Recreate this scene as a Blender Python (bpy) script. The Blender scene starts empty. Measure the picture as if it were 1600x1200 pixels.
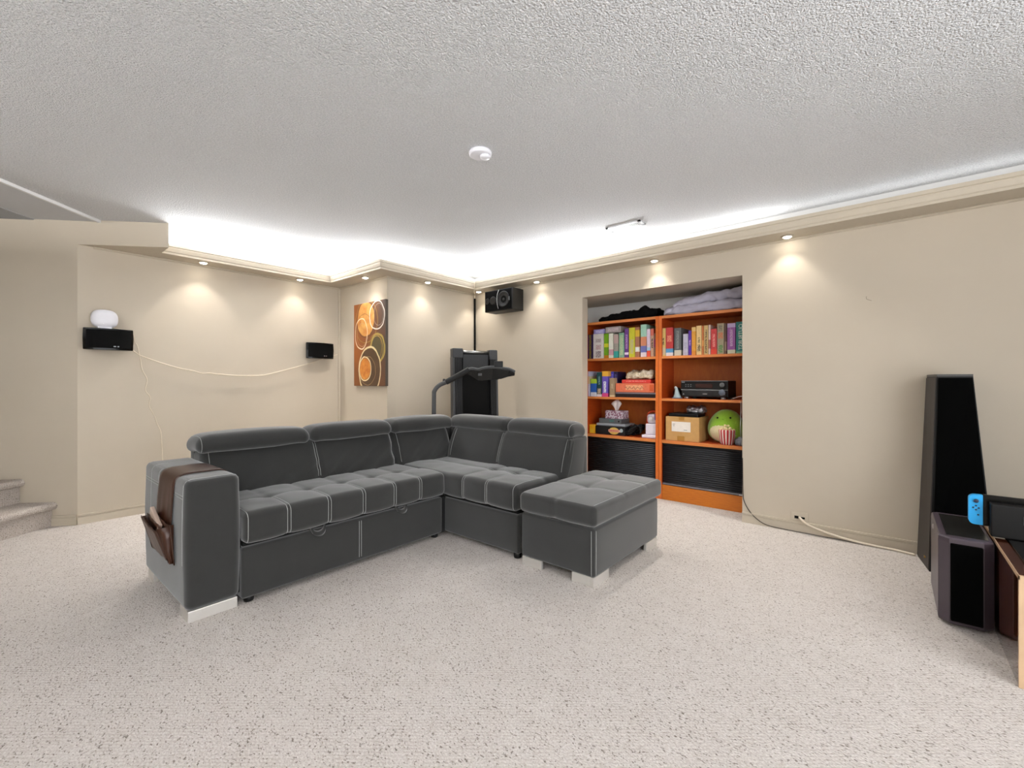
import bpy, math, random
import numpy as np
from mathutils import Vector, Matrix, noise
from mathutils.bvhtree import BVHTree
random.seed(7)
C = bpy.context.scene.collection
scene = bpy.context.scene

# ------------------------------------------------------------------ camera, world, exposure
cam_data = bpy.data.cameras.new('camera')
cam_data.sensor_width = 36.0
cam_data.lens = 697.66 / 1600 * 36.0
cam_data.shift_y = -4.2 / 1600
cam_data.clip_start = 0.05
cam = bpy.data.objects.new('camera', cam_data)
C.objects.link(cam)
cam.location = (0, 0, 1.1)
cam.rotation_euler = (math.radians(90), 0, math.radians(40.187 - 90))
scene.camera = cam

world = bpy.data.worlds.new('world')
scene.world = world
world.use_nodes = True
world.node_tree.nodes['Background'].inputs[0].default_value = (0.95, 0.975, 1.0, 1)
world.node_tree.nodes['Background'].inputs[1].default_value = 1.65

scene.view_settings.view_transform = 'Standard'
scene.view_settings.look = 'None'
scene.view_settings.gamma = 1.0
scene.view_settings.use_curve_mapping = False
scene.view_settings.exposure = 1.65

def area(name, loc, sx, sy, power, rot=(0, 0, 0), col=(1, 1, 1)):
    d = bpy.data.lights.new(name, 'AREA')
    d.shape = 'RECTANGLE'; d.size = sx; d.size_y = sy; d.energy = power; d.color = col
    o = bpy.data.objects.new(name, d); C.objects.link(o)
    o.location = loc; o.rotation_euler = rot
    return o
UY = (math.pi + math.radians(45), 0, 0)       # strips tilted 45 degrees towards the room
UX = (0, math.pi - math.radians(45), 0)
UR = (0, math.pi + math.radians(45), 0)
COVE = 15.0      # watts per metre of cove strip
CW = (.94, .97, 1)
# strips of cove lighting lying on the soffit behind the moulding, shining up (last one unseen, added as fill)
area('cove_strip_light', (1.66, 4.66, 2.226), 1.36, .06, COVE * 1.1, UY, CW)
area('cove_strip_light', (2.50, 4.13, 2.226), .06, .80, COVE * .25, UX, CW)
area('cove_strip_light', (3.02, 3.74, 2.226), 1.05, .06, COVE * .22, UY, CW)
area('cove_strip_light', (3.75, 2.55, 2.226), .06, 1.60, COVE * .85, UX, CW)
area('cove_strip_light', (3.75, 1.15, 2.226), .06, 1.10, COVE * .06, UX, CW)
area('cove_strip_light', (3.75, -0.65, 2.226), .06, 2.4, COVE * .035, UX, CW)
area('cove_strip_light', (-1.60, 1.20, 2.226), .06, 5.6, COVE * 4.2, UR, CW)  # unseen strip on the rear wall, added to fill the room with light

# ------------------------------------------------------------------ helpers
def lin(c):
    if isinstance(c, str):
        c = c.lstrip('#'); c = tuple(int(c[i:i+2], 16) / 255 for i in (0, 2, 4))
    return tuple(x / 12.92 if x <= .04045 else ((x + .055) / 1.055) ** 2.4 for x in c[:3]) + (1,)

class NT:
    """small node-tree builder"""
    def __init__(s, name):
        s.m = bpy.data.materials.new(name); s.m.use_nodes = True
        s.t = s.m.node_tree; s.b = s.t.nodes['Principled BSDF']
    def n(s, typ, **kw):
        nd = s.t.nodes.new(typ)
        for k, v in kw.items(): setattr(nd, k, v)
        return nd
    def put(s, sock, v):
        if hasattr(v, 'is_linked') or isinstance(v, bpy.types.NodeSocket): s.t.links.new(v, sock)
        else: sock.default_value = v
    def math(s, op, a, b=None, clamp=False):
        nd = s.n('ShaderNodeMath', operation=op); nd.use_clamp = clamp
        s.put(nd.inputs[0], a)
        if b is not None: s.put(nd.inputs[1], b)
        return nd.outputs[0]
    def mix(s, f, a, b):
        nd = s.n('ShaderNodeMix', data_type='RGBA'); nd.clamp_factor = True
        s.put(nd.inputs[0], f); s.put(nd.inputs[6], a); s.put(nd.inputs[7], b)
        return nd.outputs[2]
    def coord(s, which='Object'):
        return s.n('ShaderNodeTexCoord').outputs[which]
    def noise(s, vec, scale, detail=3, rough=.5, out='Fac'):
        nd = s.n('ShaderNodeTexNoise'); s.put(nd.inputs['Vector'], vec)
        nd.inputs['Scale'].default_value = scale; nd.inputs['Detail'].default_value = detail
        nd.inputs['Roughness'].default_value = rough
        return nd.outputs[out]
    def voro(s, vec, scale, feature='F1', out='Distance'):
        nd = s.n('ShaderNodeTexVoronoi', feature=feature); s.put(nd.inputs['Vector'], vec)
        nd.inputs['Scale'].default_value = scale
        return nd.outputs[out]
    def mapping(s, vec, scale=(1, 1, 1), rot=(0, 0, 0), loc=(0, 0, 0)):
        nd = s.n('ShaderNodeMapping'); s.put(nd.inputs[0], vec)
        nd.inputs['Scale'].default_value = scale; nd.inputs['Rotation'].default_value = rot
        nd.inputs['Location'].default_value = loc
        return nd.outputs[0]
    def ramp(s, fac, stops, interp='LINEAR'):
        nd = s.n('ShaderNodeValToRGB'); s.put(nd.inputs[0], fac); r = nd.color_ramp
        r.interpolation = interp
        while len(r.elements) < len(stops): r.elements.new(.5)
        for e, (p, c) in zip(r.elements, stops): e.position = p; e.color = c
        return nd.outputs[0]
    def sep(s, vec):
        nd = s.n('ShaderNodeSeparateXYZ'); s.put(nd.inputs[0], vec); return nd.outputs
    def bump(s, h, strength=.3, dist=.01):
        nd = s.n('ShaderNodeBump'); nd.inputs['Strength'].default_value = strength
        nd.inputs['Distance'].default_value = dist; s.put(nd.inputs['Height'], h)
        s.t.links.new(nd.outputs[0], s.b.inputs['Normal'])
    def set(s, **kw):
        for k, v in kw.items(): s.put(s.b.inputs[k.replace('_', ' ')], v)
        return s

MATS = {}
def mat(name, color, rough=.5, metal=0., var=.06, vscale=30, bump=0, bscale=200, spec=.5, coat=0):
    """plain material with slight procedural colour variation and fine relief"""
    if name in MATS: return MATS[name]
    n = NT(name); c = lin(color); co = n.coord()
    f = n.noise(co, vscale, 3)
    d = tuple(x * (1 - var * 1.5) for x in c[:3]) + (1,); l = tuple(min(1, x * (1 + var)) for x in c[:3]) + (1,)
    n.set(Base_Color=n.mix(f, d, l), Roughness=rough, Metallic=metal, Specular_IOR_Level=spec, Coat_Weight=coat)
    n.b.inputs['Coat Roughness'].default_value = .08
    if bump: n.bump(n.noise(co, bscale, 2), bump, .004)
    MATS[name] = n.m
    return n.m

def link(o, parent=None):
    C.objects.link(o)
    if parent is not None: o.parent = parent
    return o

def origin_of(o):
    v = Vector((0, 0, 0))
    while o is not None: v = v + o.location; o = o.parent
    return v

def mesh(name, verts, faces, m, parent=None, smooth=False, loc=None, mats=None, midx=None):
    """one mesh object from world-space vertices"""
    if parent is not None: off = origin_of(parent)
    elif loc is not None: off = Vector(loc)
    else:
        a = np.array(verts); off = Vector(((a[:, 0].min() + a[:, 0].max()) / 2, (a[:, 1].min() + a[:, 1].max()) / 2, a[:, 2].min()))
    me = bpy.data.meshes.new(name)
    me.from_pydata([(v[0] - off[0], v[1] - off[1], v[2] - off[2]) for v in verts], [], faces)
    for mm in (mats or [m]): me.materials.append(mm)
    if midx: me.polygons.foreach_set('material_index', midx)
    if smooth: me.polygons.foreach_set('use_smooth', [True] * len(me.polygons))
    me.update()
    o = bpy.data.objects.new(name, me)
    if parent is None: o.location = off
    return link(o, parent)

def tag(o, label, cat=None, group=None, kind=None):
    o['label'] = label
    if cat: o['category'] = cat
    if group: o['group'] = group
    if kind: o['kind'] = kind
    return o

def thing(name, label, cat, loc, group=None, kind=None):
    o = bpy.data.objects.new(name, None); o.empty_display_size = .05
    C.objects.link(o); o.location = loc
    return tag(o, label, cat, group, kind)

def struct(o, label, cat):
    return tag(o, label, cat, kind='structure')

class G:
    """geometry collector"""
    def __init__(s): s.v = []; s.f = []
    def add(s, v, f):
        b = len(s.v); s.v += [tuple(p) for p in v]; s.f += [tuple(i + b for i in q) for q in f]; return s
    def box(s, x0, x1, y0, y1, z0, z1):
        return s.add([(x0,y0,z0),(x1,y0,z0),(x1,y1,z0),(x0,y1,z0),(x0,y0,z1),(x1,y0,z1),(x1,y1,z1),(x0,y1,z1)],
                     [(0,3,2,1),(4,5,6,7),(0,1,5,4),(1,2,6,5),(2,3,7,6),(3,0,4,7)])
    def prism(s, poly, z0, z1):
        n = len(poly); a = sum(poly[i][0]*poly[(i+1)%n][1]-poly[(i+1)%n][0]*poly[i][1] for i in range(n))
        if a < 0: poly = poly[::-1]
        return s.add([(x, y, z0) for x, y in poly] + [(x, y, z1) for x, y in poly],
                     [tuple(range(n))[::-1], tuple(range(n, 2*n))] + [(i, (i+1)%n, (i+1)%n+n, i+n) for i in range(n)])
    def xform(s, fn):
        s.v = [tuple(fn(p)) for p in s.v]; return s
    def tube(s, pts, r, n=8, closed=False, caps=True):
        v, f = tube_geo(pts, r, n, closed, caps); return s.add(v, f)
    def lathe(s, prof, c, n=24, axis='z'):
        """profile (radius, height) about an axis through c"""
        v = []; f = []
        for r, h in prof:
            for k in range(n):
                a = 2*math.pi*k/n; p = (r*math.cos(a), r*math.sin(a), h)
                if axis == 'x': p = (p[2], p[0], p[1])
                elif axis == 'y': p = (p[1], p[2], p[0])
                v.append((c[0]+p[0], c[1]+p[1], c[2]+p[2]))
        for i in range(len(prof)-1):
            for k in range(n):
                f.append((i*n+k, i*n+(k+1)%n, (i+1)*n+(k+1)%n, (i+1)*n+k))
        f.append(tuple(range(n))[::-1]); f.append(tuple((len(prof)-1)*n+k for k in range(n)))
        return s.add(v, f)
    def rb(s, x0, x1, y0, y1, z0, z1, r=.004, seg=1, n=(1,1,1), deform=None):
        v, f = rbox(x0, x1, y0, y1, z0, z1, r, n, seg, deform); return s.add(v, f)
    def out(s, name, m, parent=None, smooth=False, **kw):
        return mesh(name, s.v, s.f, m, parent, smooth, **kw)

def tube_geo(pts, r, n=8, closed=False, caps=True):
    P = [Vector(p) for p in pts]; N = len(P); v = []; f = []
    rad = r if hasattr(r, '__len__') else [r]*N
    T = []
    for i in range(N):
        a = P[(i-1) % N] if (closed or i > 0) else P[i]; b = P[(i+1) % N] if (closed or i < N-1) else P[i]
        t = b - a; T.append(t.normalized() if t.length > 1e-9 else Vector((0, 0, 1)))
    up = Vector((0, 0, 1)) if abs(T[0].z) < .9 else Vector((1, 0, 0))
    u = T[0].cross(up).normalized()
    for i in range(N):
        u = (u - T[i]*u.dot(T[i]))
        u = u.normalized() if u.length > 1e-6 else T[i].orthogonal().normalized()
        w = T[i].cross(u)
        for k in range(n):
            a = 2*math.pi*k/n
            v.append(P[i] + (u*math.cos(a) + w*math.sin(a))*rad[i])
    for i in range(N if closed else N-1):
        j = (i+1) % N
        for k in range(n): f.append((i*n+k, i*n+(k+1)%n, j*n+(k+1)%n, j*n+k))
    if caps and not closed: f.append(tuple(range(n))[::-1]); f.append(tuple((N-1)*n+k for k in range(n)))
    return v, f

def smooth_path(pts, sub=6):
    P = [Vector(p) for p in pts]; out = []
    for i in range(len(P)-1):
        p0 = P[max(i-1,0)]; p1 = P[i]; p2 = P[i+1]; p3 = P[min(i+2,len(P)-1)]
        for k in range(sub):
            t = k/sub
            out.append(.5*((2*p1)+(p2-p0)*t+(2*p0-5*p1+4*p2-p3)*t*t+(3*p1-p0-3*p2+p3)*t**3))
    out.append(P[-1]); return out

def rbox(x0, x1, y0, y1, z0, z1, r, n=(1,1,1), seg=4, deform=None):
    """rounded box with evenly divided faces; deform(p, normal) moves each vertex"""
    c = np.array([(x0+x1)/2, (y0+y1)/2, (z0+z1)/2]); h = np.array([x1-x0, y1-y0, z1-z0])/2
    r = min(r, *(h*.999))
    inner = h - r
    ax = []
    for k in range(3):
        e = [r*math.tan(math.pi/4*i/seg) for i in range(1, seg+1)]
        mid = list(np.linspace(-inner[k], inner[k], n[k]+1))
        ax.append([-inner[k]-t for t in e[::-1]] + mid + [inner[k]+t for t in e])
    idx = {}; V = []; F = []
    def vert(p):
        key = tuple(int(round(q*1e6)) for q in p)
        if key in idx: return idx[key]
        p = np.array(p); q = np.clip(p, -inner, inner); d = p - q; L = np.linalg.norm(d)
        nn = d/L; w = q + r*nn + c
        w = Vector(w); nv = Vector(nn)
        if deform: w = deform(w, nv)
        idx[key] = len(V); V.append(tuple(w)); return idx[key]
    for k in range(3):
        a, b = (k+1) % 3, (k+2) % 3
        for sgn in (-1, 1):
            A, B = ax[a], ax[b]
            grid = []
            for i in range(len(A)):
                row = []
                for j in range(len(B)):
                    p = [0, 0, 0]; p[k] = sgn*h[k]; p[a] = A[i]; p[b] = B[j]; row.append(vert(p))
                grid.append(row)
            for i in range(len(A)-1):
                for j in range(len(B)-1):
                    q = (grid[i][j], grid[i+1][j], grid[i+1][j+1], grid[i][j+1])
                    F.append(q if sgn > 0 else q[::-1])
    return V, F

def text_geo(body, size):
    """flat lettering as mesh data in its own x/y plane (centred)"""
    cu = bpy.data.curves.new('t', 'FONT'); cu.body = body; cu.size = size
    cu.align_x = 'CENTER'; cu.align_y = 'CENTER'; cu.resolution_u = 3
    ob = bpy.data.objects.new('t', cu); C.objects.link(ob)
    me = bpy.data.meshes.new_from_object(ob.evaluated_get(bpy.context.evaluated_depsgraph_get()))
    v = [tuple(p.co) for p in me.vertices]; f = [tuple(p.vertices) for p in me.polygons]
    bpy.data.objects.remove(ob); bpy.data.curves.remove(cu); bpy.data.meshes.remove(me)
    return v, f

# ------------------------------------------------------------------ surface materials
def make_wall():
    n = NT('beige_paint'); co = n.coord()
    f = n.noise(co, 1.6, 4, .6); g = n.noise(co, 7, 3)
    col = n.mix(f, lin('#bcb1a0'), lin('#c7bcab')); col = n.mix(n.math('MULTIPLY', g, .25), col, lin('#b9ad9b'))
    n.set(Base_Color=col, Roughness=.62, Specular_IOR_Level=.3); n.bump(n.noise(co, 160, 2), .08, .002)
    return n.m
def make_ceiling():
    n = NT('stipple_ceiling'); co = n.coord()
    a = n.noise(co, 95, 4, .65); b = n.voro(co, 150)
    hgt = n.math('ADD', n.math('MULTIPLY', a, 1.2), n.math('MULTIPLY', b, -.9))
    col = n.mix(n.math('MULTIPLY', n.math('SUBTRACT', n.noise(co, 120, 3, .6), .35), 2.2, True), lin('#dcdddf'), lin('#fbfbfc'))
    n.set(Base_Color=col, Roughness=.95, Specular_IOR_Level=.1); n.bump(hgt, .9, .010)
    return n.m
def make_carpet(name, dark='#685e55', base='#bab3ac', light='#e3deda', amt=1.0):
    n = NT(name); co = n.coord()
    wob = n.n('ShaderNodeVectorMath', operation='ADD'); n.put(wob.inputs[0], co)
    sc = n.n('ShaderNodeVectorMath', operation='SCALE'); n.put(sc.inputs[0], n.noise(co, 40, 2, out='Color')); sc.inputs['Scale'].default_value = .006
    n.put(wob.inputs[1], sc.outputs[0])
    rows = n.mapping(wob.outputs[0], (150, 105, 100), (0, 0, math.radians(-50)))
    loop = n.voro(rows, 1.0)
    nz = n.noise(co, 170, 3, .6); big = n.noise(co, 1.3, 3)
    col = n.mix(n.math('MULTIPLY', n.math('SUBTRACT', nz, .3), 2.2, True), lin(base), lin(light)); col = n.mix(n.math('MULTIPLY', big, .5), col, lin('#c6bdb7'))
    sp = n.noise(n.mapping(wob.outputs[0], (1, .62, 1), (0, 0, math.radians(-50))), 165, 2, .5)
    speck = n.math('MULTIPLY', n.math('SUBTRACT', sp, .60), 13 * amt, True)
    col = n.mix(n.math('MULTIPLY', speck, .85), col, lin(dark))
    pit = n.math('MULTIPLY', n.math('SUBTRACT', loop, .5), 1.4, True)  # shade in the pits between loops, mixed into the colour below
    col = n.mix(n.math('MULTIPLY', pit, .55), col, lin('#a89c90'))
    # loop rows of the weave, groove shade put into the colour, broken up by noise
    rw = n.sep(n.mapping(wob.outputs[0], (1, 1, 1), (0, 0, math.radians(-40))))[0]
    row = n.math('POWER', n.math('ABSOLUTE', n.math('SINE', n.math('MULTIPLY', rw, math.pi/.0125))), .6)
    gap = n.math('MULTIPLY', n.math('SUBTRACT', 1.0, row), n.math('MULTIPLY', n.math('SUBTRACT', n.noise(co, 14, 2), .25), 1.5, True))
    col = n.mix(n.math('MULTIPLY', gap, .75), col, lin('#988c81'))
    n.set(Base_Color=col, Roughness=1.0, Specular_IOR_Level=.05)
    n.bump(n.math('ADD', n.math('MULTIPLY', loop, -1.0), n.math('MULTIPLY', nz, .8)), .5, .005)
    return n.m
def make_wood(name, dark, light, scale=(3, 3, 40), rough=.35, coat=.0, axis_scale=6, contrast=1.0):
    n = NT(name); co = n.coord(); mp = n.mapping(co, scale)
    f = n.noise(mp, axis_scale, 5, .6); g = n.noise(co, 60, 2)
    f = n.math('MULTIPLY', n.math('SUBTRACT', f, .5 - .5/contrast), contrast, True)
    col = n.mix(f, lin(dark), lin(light)); col = n.mix(n.math('MULTIPLY', g, .12), col, lin(dark))
    n.set(Base_Color=col, Roughness=rough, Coat_Weight=coat); n.b.inputs['Coat Roughness'].default_value = .03
    return n.m
def make_fabric():
    n = NT('grey_microfibre'); co = n.coord()
    f = n.noise(co, 9, 4, .6); g = n.noise(co, 380, 2)
    col = n.mix(f, lin('#282827'), lin('#323231')); col = n.mix(n.math('MULTIPLY', g, .35), col, lin('#393938'))
    n.set(Base_Color=col, Roughness=.92, Specular_IOR_Level=.15, Sheen_Weight=.5, Sheen_Roughness=.5)
    n.bump(n.noise(co, 420, 2), .12, .002)
    return n.m
WALL = make_wall(); CEIL = make_ceiling(); CARPET = make_carpet('speckled_loop_carpet')
STAIRC = make_carpet('stair_carpet', '#6a6259', '#a89f96', '#cfc7be', 1.3)
FABRIC = make_fabric()
TRIMP = mat('trim_paint', '#c0b5a3', .5, var=.03)
WHITE = mat('white_paint', '#e6e6e6', .6, var=.02)
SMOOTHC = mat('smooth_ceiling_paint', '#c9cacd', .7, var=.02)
BLACKP = mat('black_plastic', '#0d0d0e', .45, var=.1, spec=.3)
BLACKG = mat('black_gloss', '#040404', .22, var=.1, spec=.25)
BLACKM = mat('black_matte', '#070707', .85, var=.1, spec=.15)
CHROME = mat('brushed_chrome', '#dcd9d4', .4, .7, var=.03)
THREAD = mat('pale_thread', '#a2a4a2', .8, var=.05)
WOODC = make_wood('cherry_wood', '#98330a', '#c25217', (2, 2, 16), .38)
WOODH = make_wood('cherry_wood_grain', '#b05510', '#dd8622', (2, 3, 26), .38)
WOODD = make_wood('cherry_backing', '#9c430c', '#c06a1e', (2, 5, 1.5), .55)
CORD = mat('cream_cord', '#d8ccb8', .5)
WHITEPL = mat('white_plastic', '#e9e8ee', .35, var=.02)
GREYPL = mat('grey_plastic', '#5a5c5e', .5, var=.06)

# ------------------------------------------------------------------ the room
ZC = 2.34; ZS = 2.15
W1, W2, W3, W4 = 3.842, 4.753, 2.604, 3.832
LIP = .225
SA = Vector((-.734, .68, 0)); SB = Vector((-.68, -.734, 0)); B0 = Vector((.465, W2, 0))   # diagonal stair wall

struct(G().box(-1.7, 4.7, -1.9, 7.2, -.06, 0).out('floor', CARPET), 'pale speckled loop-pile carpet over the whole floor', 'floor')
struct(G().box(-1.7, 4.7, -1.9, 7.2, ZC, ZC + .06).out('ceiling', CEIL), 'white stippled ceiling', 'ceiling')

g = G().box(W1, W1 + .1, -1.9, .88, 0, ZC).box(W1, W1 + .1, .88, 2.33, 1.932, ZC).box(W1, W1 + .1, 2.33, W4 + .1, 0, ZC)
struct(g.out('wall_right', WALL), 'long beige wall with the closet opening for the bookcases', 'wall')
closet = G().box(W1 + .1, 4.47, .45, .50, 0, 1.932).box(W1 + .1, 4.47, 2.62, 2.67, 0, 1.932).box(W1 + .1, 4.47, .45, 2.67, 1.932, 1.99)
struct(closet.out('wall_closet', WALL), 'side walls and low ceiling of the closet recess', 'wall')
struct(G().box(4.44, 4.47, .50, 2.62, 0, 1.932).out('wall_closet_back', WHITE), 'white back wall of the closet recess', 'wall')
struct(G().box(B0.x, W3 + .1, W2, W2 + .1, 0, ZC).out('wall_back', WALL), 'beige wall carrying the two small speakers', 'wall')
struct(G().box(W3, W3 + .1, W4, W2, 0, ZC).out('wall_picture', WALL), 'short beige wall with the abstract canvas', 'wall')
struct(G().box(W3 + .1, W1, W4, W4 + .1, 0, ZC).out('wall_corner', WALL), 'beige wall behind the treadmill', 'wall')
struct(G().box(2.2, W1, -2.0, -1.9, 0, ZC).out('wall_front', WALL), 'beige wall behind the media stand', 'wall')
struct(G().box(-1.8, -1.7, -2.0, 7.2, 0, ZC).out('wall_rear', WALL), 'beige wall on the near left side of the room', 'wall')
struct(G().box(-1.7, W1, 7.1, 7.2, 0, ZC).out('wall_stairwell', WALL), 'beige wall closing the stairwell', 'wall')
p0 = B0; p1 = B0 + SA * 3.2; q = Vector((.68, .734, 0)) * .1
struct(G().prism([(p0.x, p0.y), (p1.x, p1.y), (p1.x + q.x, p1.y + q.y), (p0.x + q.x, p0.y + q.y)], 0, ZC).out('wall_left', WALL), 'diagonal beige wall beside the stairs', 'wall')

# soffit boards with cove moulding
BE = (.938, 4.314)
sof = [[(B0.x, W2), BE, (BE[0], W2 - LIP), (W3 - LIP, W2 - LIP), (W3, W2)],
       [(W3, W2), (W3 - LIP, W2 - LIP), (W3 - LIP, W4 - LIP), (W3, W4)],
       [(W3, W4), (W3 - LIP, W4 - LIP), (W1 - LIP, W4 - LIP), (W1, W4)],
       [(W1, W4), (W1 - LIP, W4 - LIP), (W1 - LIP, -1.9), (W1, -1.9)]]
s1 = G()
for poly in sof: s1.prism(poly, ZS, ZS + .02)
s1.box(-1.7, -1.7+LIP, -1.9, 4.2, ZS, ZS+.02).box(-1.7+LIP, -1.7+LIP+.012, -1.9, 4.2, ZS, 2.231)
s1 = struct(s1.out('trim_1', TRIMP), 'beige soffit with recessed lamps running round the walls', 'soffit')
path = lambda o: [(BE[0], W2-LIP-o), (W3-LIP-o, W2-LIP-o), (W3-LIP-o, W4-LIP-o), (W1-LIP-o, W4-LIP-o), (W1-LIP-o, -1.9)]
prof = [(-.02, ZS-.004), (.002, ZS-.004), (.002, ZS+.012), (.008, ZS+.018), (.016, ZS+.045), (.016, ZS+.055), (.022, ZS+.058), (.022, 2.231), (.008, 2.231), (.001, 2.20), (.001, ZS-.002), (-.02, ZS-.002)]
v = []; f = []
for o, z in prof: v += [(x, y, z) for x, y in path(o)]
n5 = 5; m = len(prof)
for i in range(m):
    for k in range(4): a = i*n5+k; b = ((i+1) % m)*n5+k; f.append((a, a+1, b+1, b))
f.append(tuple(i*n5 for i in range(m))); f.append(tuple(i*n5+4 for i in range(m))[::-1])
mesh('cove_moulding', v, f, TRIMP, s1)
wallp = lambda o: [(B0.x+.09, W2-o), (W3-o, W2-o), (W3-o, W4-o), (W1-o, W4-o), (W1-o, -1.9)]
prof = [(0, ZS), (.014, ZS), (.014, ZS-.008), (.006, ZS-.014), (0, ZS-.014)]
v = []; f = []
for o, z in prof: v += [(x, y, z) for x, y in wallp(o)]
m = len(prof)
for i in range(m):
    for k in range(4): a = i*n5+k; b = ((i+1) % m)*n5+k; f.append((a, a+1, b+1, b))
f.append(tuple(i*n5 for i in range(m))); f.append(tuple(i*n5+4 for i in range(m))[::-1])
mesh('corner_bead', v, f, TRIMP, s1)
cb = G().box(BE[0], W3, W2-.006, W2, ZS+.02, ZC).box(W3-.006, W3, W4, W2, ZS+.02, ZC).box(W3, W1, W4-.006, W4, ZS+.02, ZC).box(W1-.006, W1, -1.9, W4, ZS+.02, ZC)
struct(cb.out('trim_2', WHITE), 'white painted strip of wall inside the lighting cove', 'cove')
struct(G().prism([(B0.x, W2), BE, (BE[0], W2)], ZS+.02, ZC).out('trim_3', WALL), 'beige bulkhead continuing the diagonal wall under the ceiling', 'bulkhead')
# white moulding across the ceiling at the stairs, smooth ceiling beyond it
t0 = Vector((.585, 4.642, 0)); d = Vector((-.72, -.694, 0)); nrm = Vector((-.694, .72, 0))
a = t0; b = t0 + d*3.0
def strip(a, b, w, z0, z1): return G().prism([(a.x, a.y), (b.x, b.y), (b.x+nrm.x*w, b.y+nrm.y*w), (a.x+nrm.x*w, a.y+nrm.y*w)], z0, z1)
tr = strip(a, b, .016, ZC-.02, ZC); u = strip(a+nrm*.016, b+nrm*.016, .022, ZC-.012, ZC); tr.add(u.v, u.f)
struct(tr.out('trim_4', WHITE), 'white moulding across the ceiling above the stairs', 'moulding')
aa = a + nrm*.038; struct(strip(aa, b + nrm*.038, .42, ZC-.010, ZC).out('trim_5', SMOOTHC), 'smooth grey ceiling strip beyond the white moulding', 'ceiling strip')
aa = a + nrm*.458; struct(strip(aa, b + nrm*.458, 1.8, ZC-.016, ZC).out('trim_6', mat('stairwell_grey', '#a9abae', .7, var=.02)), 'darker grey ceiling over the stairs', 'ceiling strip')  # slab in a darker grey than the smooth strip

# baseboards
def baseboard(name, runs, label):
    g = G()
    for (x0, y0), (x1, y1), (nx, ny) in runs:
        for t, z0, z1 in ((.012, 0, .058), (.007, .058, .066), (.013, .066, .078)):
            g.prism([(x0, y0), (x1, y1), (x1+nx*t, y1+ny*t), (x0+nx*t, y0+ny*t)], z0, z1)
    return struct(g.out(name, TRIMP), label, 'baseboard')
baseboard('baseboard_right', [((W1, -1.9), (W1, .88), (-1, 0)), ((W1, 2.33), (W1, W4), (-1, 0))], 'low beige baseboard along the bookcase wall')
baseboard('baseboard_back', [((B0.x, W2), (W3, W2), (0, -1)), ((W3, W4), (W3, W2), (-1, 0)), ((W3, W4), (W1, W4), (0, -1))], 'low beige baseboard under the speakers')
e = B0 + SA*.17
baseboard('baseboard_left', [((B0.x, B0.y), (e.x, e.y), (SB.x, SB.y))], 'short baseboard between the stairs and the wall corner')
# painted-over cable duct in the corner right of the small speaker
struct(G().box(W3-.022, W3-.002, W2-.02, W2-.001, .08, ZS-.014).out('trim_7', TRIMP), 'thin vertical cable duct in the corner beside the canvas wall', 'cable duct')

# ------------------------------------------------------------------ carpeted stairs
st = thing('carpeted_stairs', 'carpeted stairs with rounded nosings at the left edge', 'stairs', tuple(B0 + SA*.17 + SB*.5))
for k in range(4):
    t0 = .17 + .22*k; z0 = .18*k; z1 = z0 + .18
    prof = [(t0, z0 + (.001 if k else 0)), (t0+1.2-.22*k, z0 + (.001 if k else 0)), (t0+1.2-.22*k, z1)]
    for i in range(7):
        an = math.pi/2 + math.pi*i/6
        prof.append((t0-.008 + .028*math.cos(an), z1-.028 + .028*math.sin(an)))
    prof.append((t0, z1-.06))
    v = []; f = []; n = len(prof); NS = 8
    for j in range(NS+1):
        s = 1.4*j/NS + .002
        for t, z in prof:
            w = B0 + SA*(t + .188*s*(1 if t < t0+.5 else 0)) + SB*s
            v.append((w.x, w.y, z))
    for j in range(NS):
        for i in range(n): f.append((j*n+i, j*n+(i+1)%n, (j+1)*n+(i+1)%n, (j+1)*n+i))
    f.append(tuple(range(n))[::-1]); f.append(tuple(NS*n+i for i in range(n)))
    mesh('step', v, f, STAIRC, st)

# ------------------------------------------------------------------ recessed downlights
n = NT('lamp_glow'); n.set(Base_Color=(1, .95, .85, 1)); n.b.inputs['Emission Color'].default_value = (1, .93, .8, 1); n.b.inputs['Emission Strength'].default_value = 14
GLOW = n.m
lamps = [(1.251, 4.615, 0, 'recessed lamp in the soffit nearest the diagonal wall'),
         (2.099, 4.625, 0, 'recessed lamp in the soffit above the right small speaker'),
         (2.484, 4.032, 0, 'recessed lamp in the soffit above the canvas'),
         (3.027, 3.72, 0, 'recessed lamp in the soffit left of the treadmill corner'),
         (3.73, 3.66, 0, 'recessed lamp in the soffit tucked in the room corner'),
         (3.755, 2.833, 0, 'recessed lamp in the soffit just right of the large wall speaker'),
         (3.755, 1.556, 0, 'recessed lamp in the soffit above the bookcases'),
         (3.75, .563, 1, 'recessed lamp in the soffit furthest right, past the bookcases')]
for x, y, big, lab in lamps:
    t = thing('recessed_lamp', lab, 'lamp', (x, y, ZS - .006), 'lamps in the soffit')
    G().lathe([(.034, -.004), (.040, -.001), (.042, .005), (.034, .005), (.034, -.003)], (x, y, ZS-.005), 20).out('trim_ring', TRIMP, t, True)
    G().lathe([(.002, -.012), (.018, -.010), (.029, -.004), (.032, .003)], (x, y, ZS-.004), 16).out('bulb', GLOW, t, True)
    L = bpy.data.lights.new('lamp_light', 'SPOT'); L.energy = 9.5 if not big else 8.5; L.color = (1, .95, .88)
    L.spot_size = math.radians(100); L.spot_blend = .6; L.shadow_soft_size = .018
    L.use_nodes = True; lt = L.node_tree; fo = lt.nodes.new('ShaderNodeLightFalloff'); fo.inputs['Strength'].default_value = 1.0
    lt.links.new(fo.outputs['Linear'], next(q for q in lt.nodes if q.type == 'EMISSION').inputs['Strength'])
    o = bpy.data.objects.new('lamp_light', L); link(o, t); o.location = (0, 0, -.014)

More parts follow.
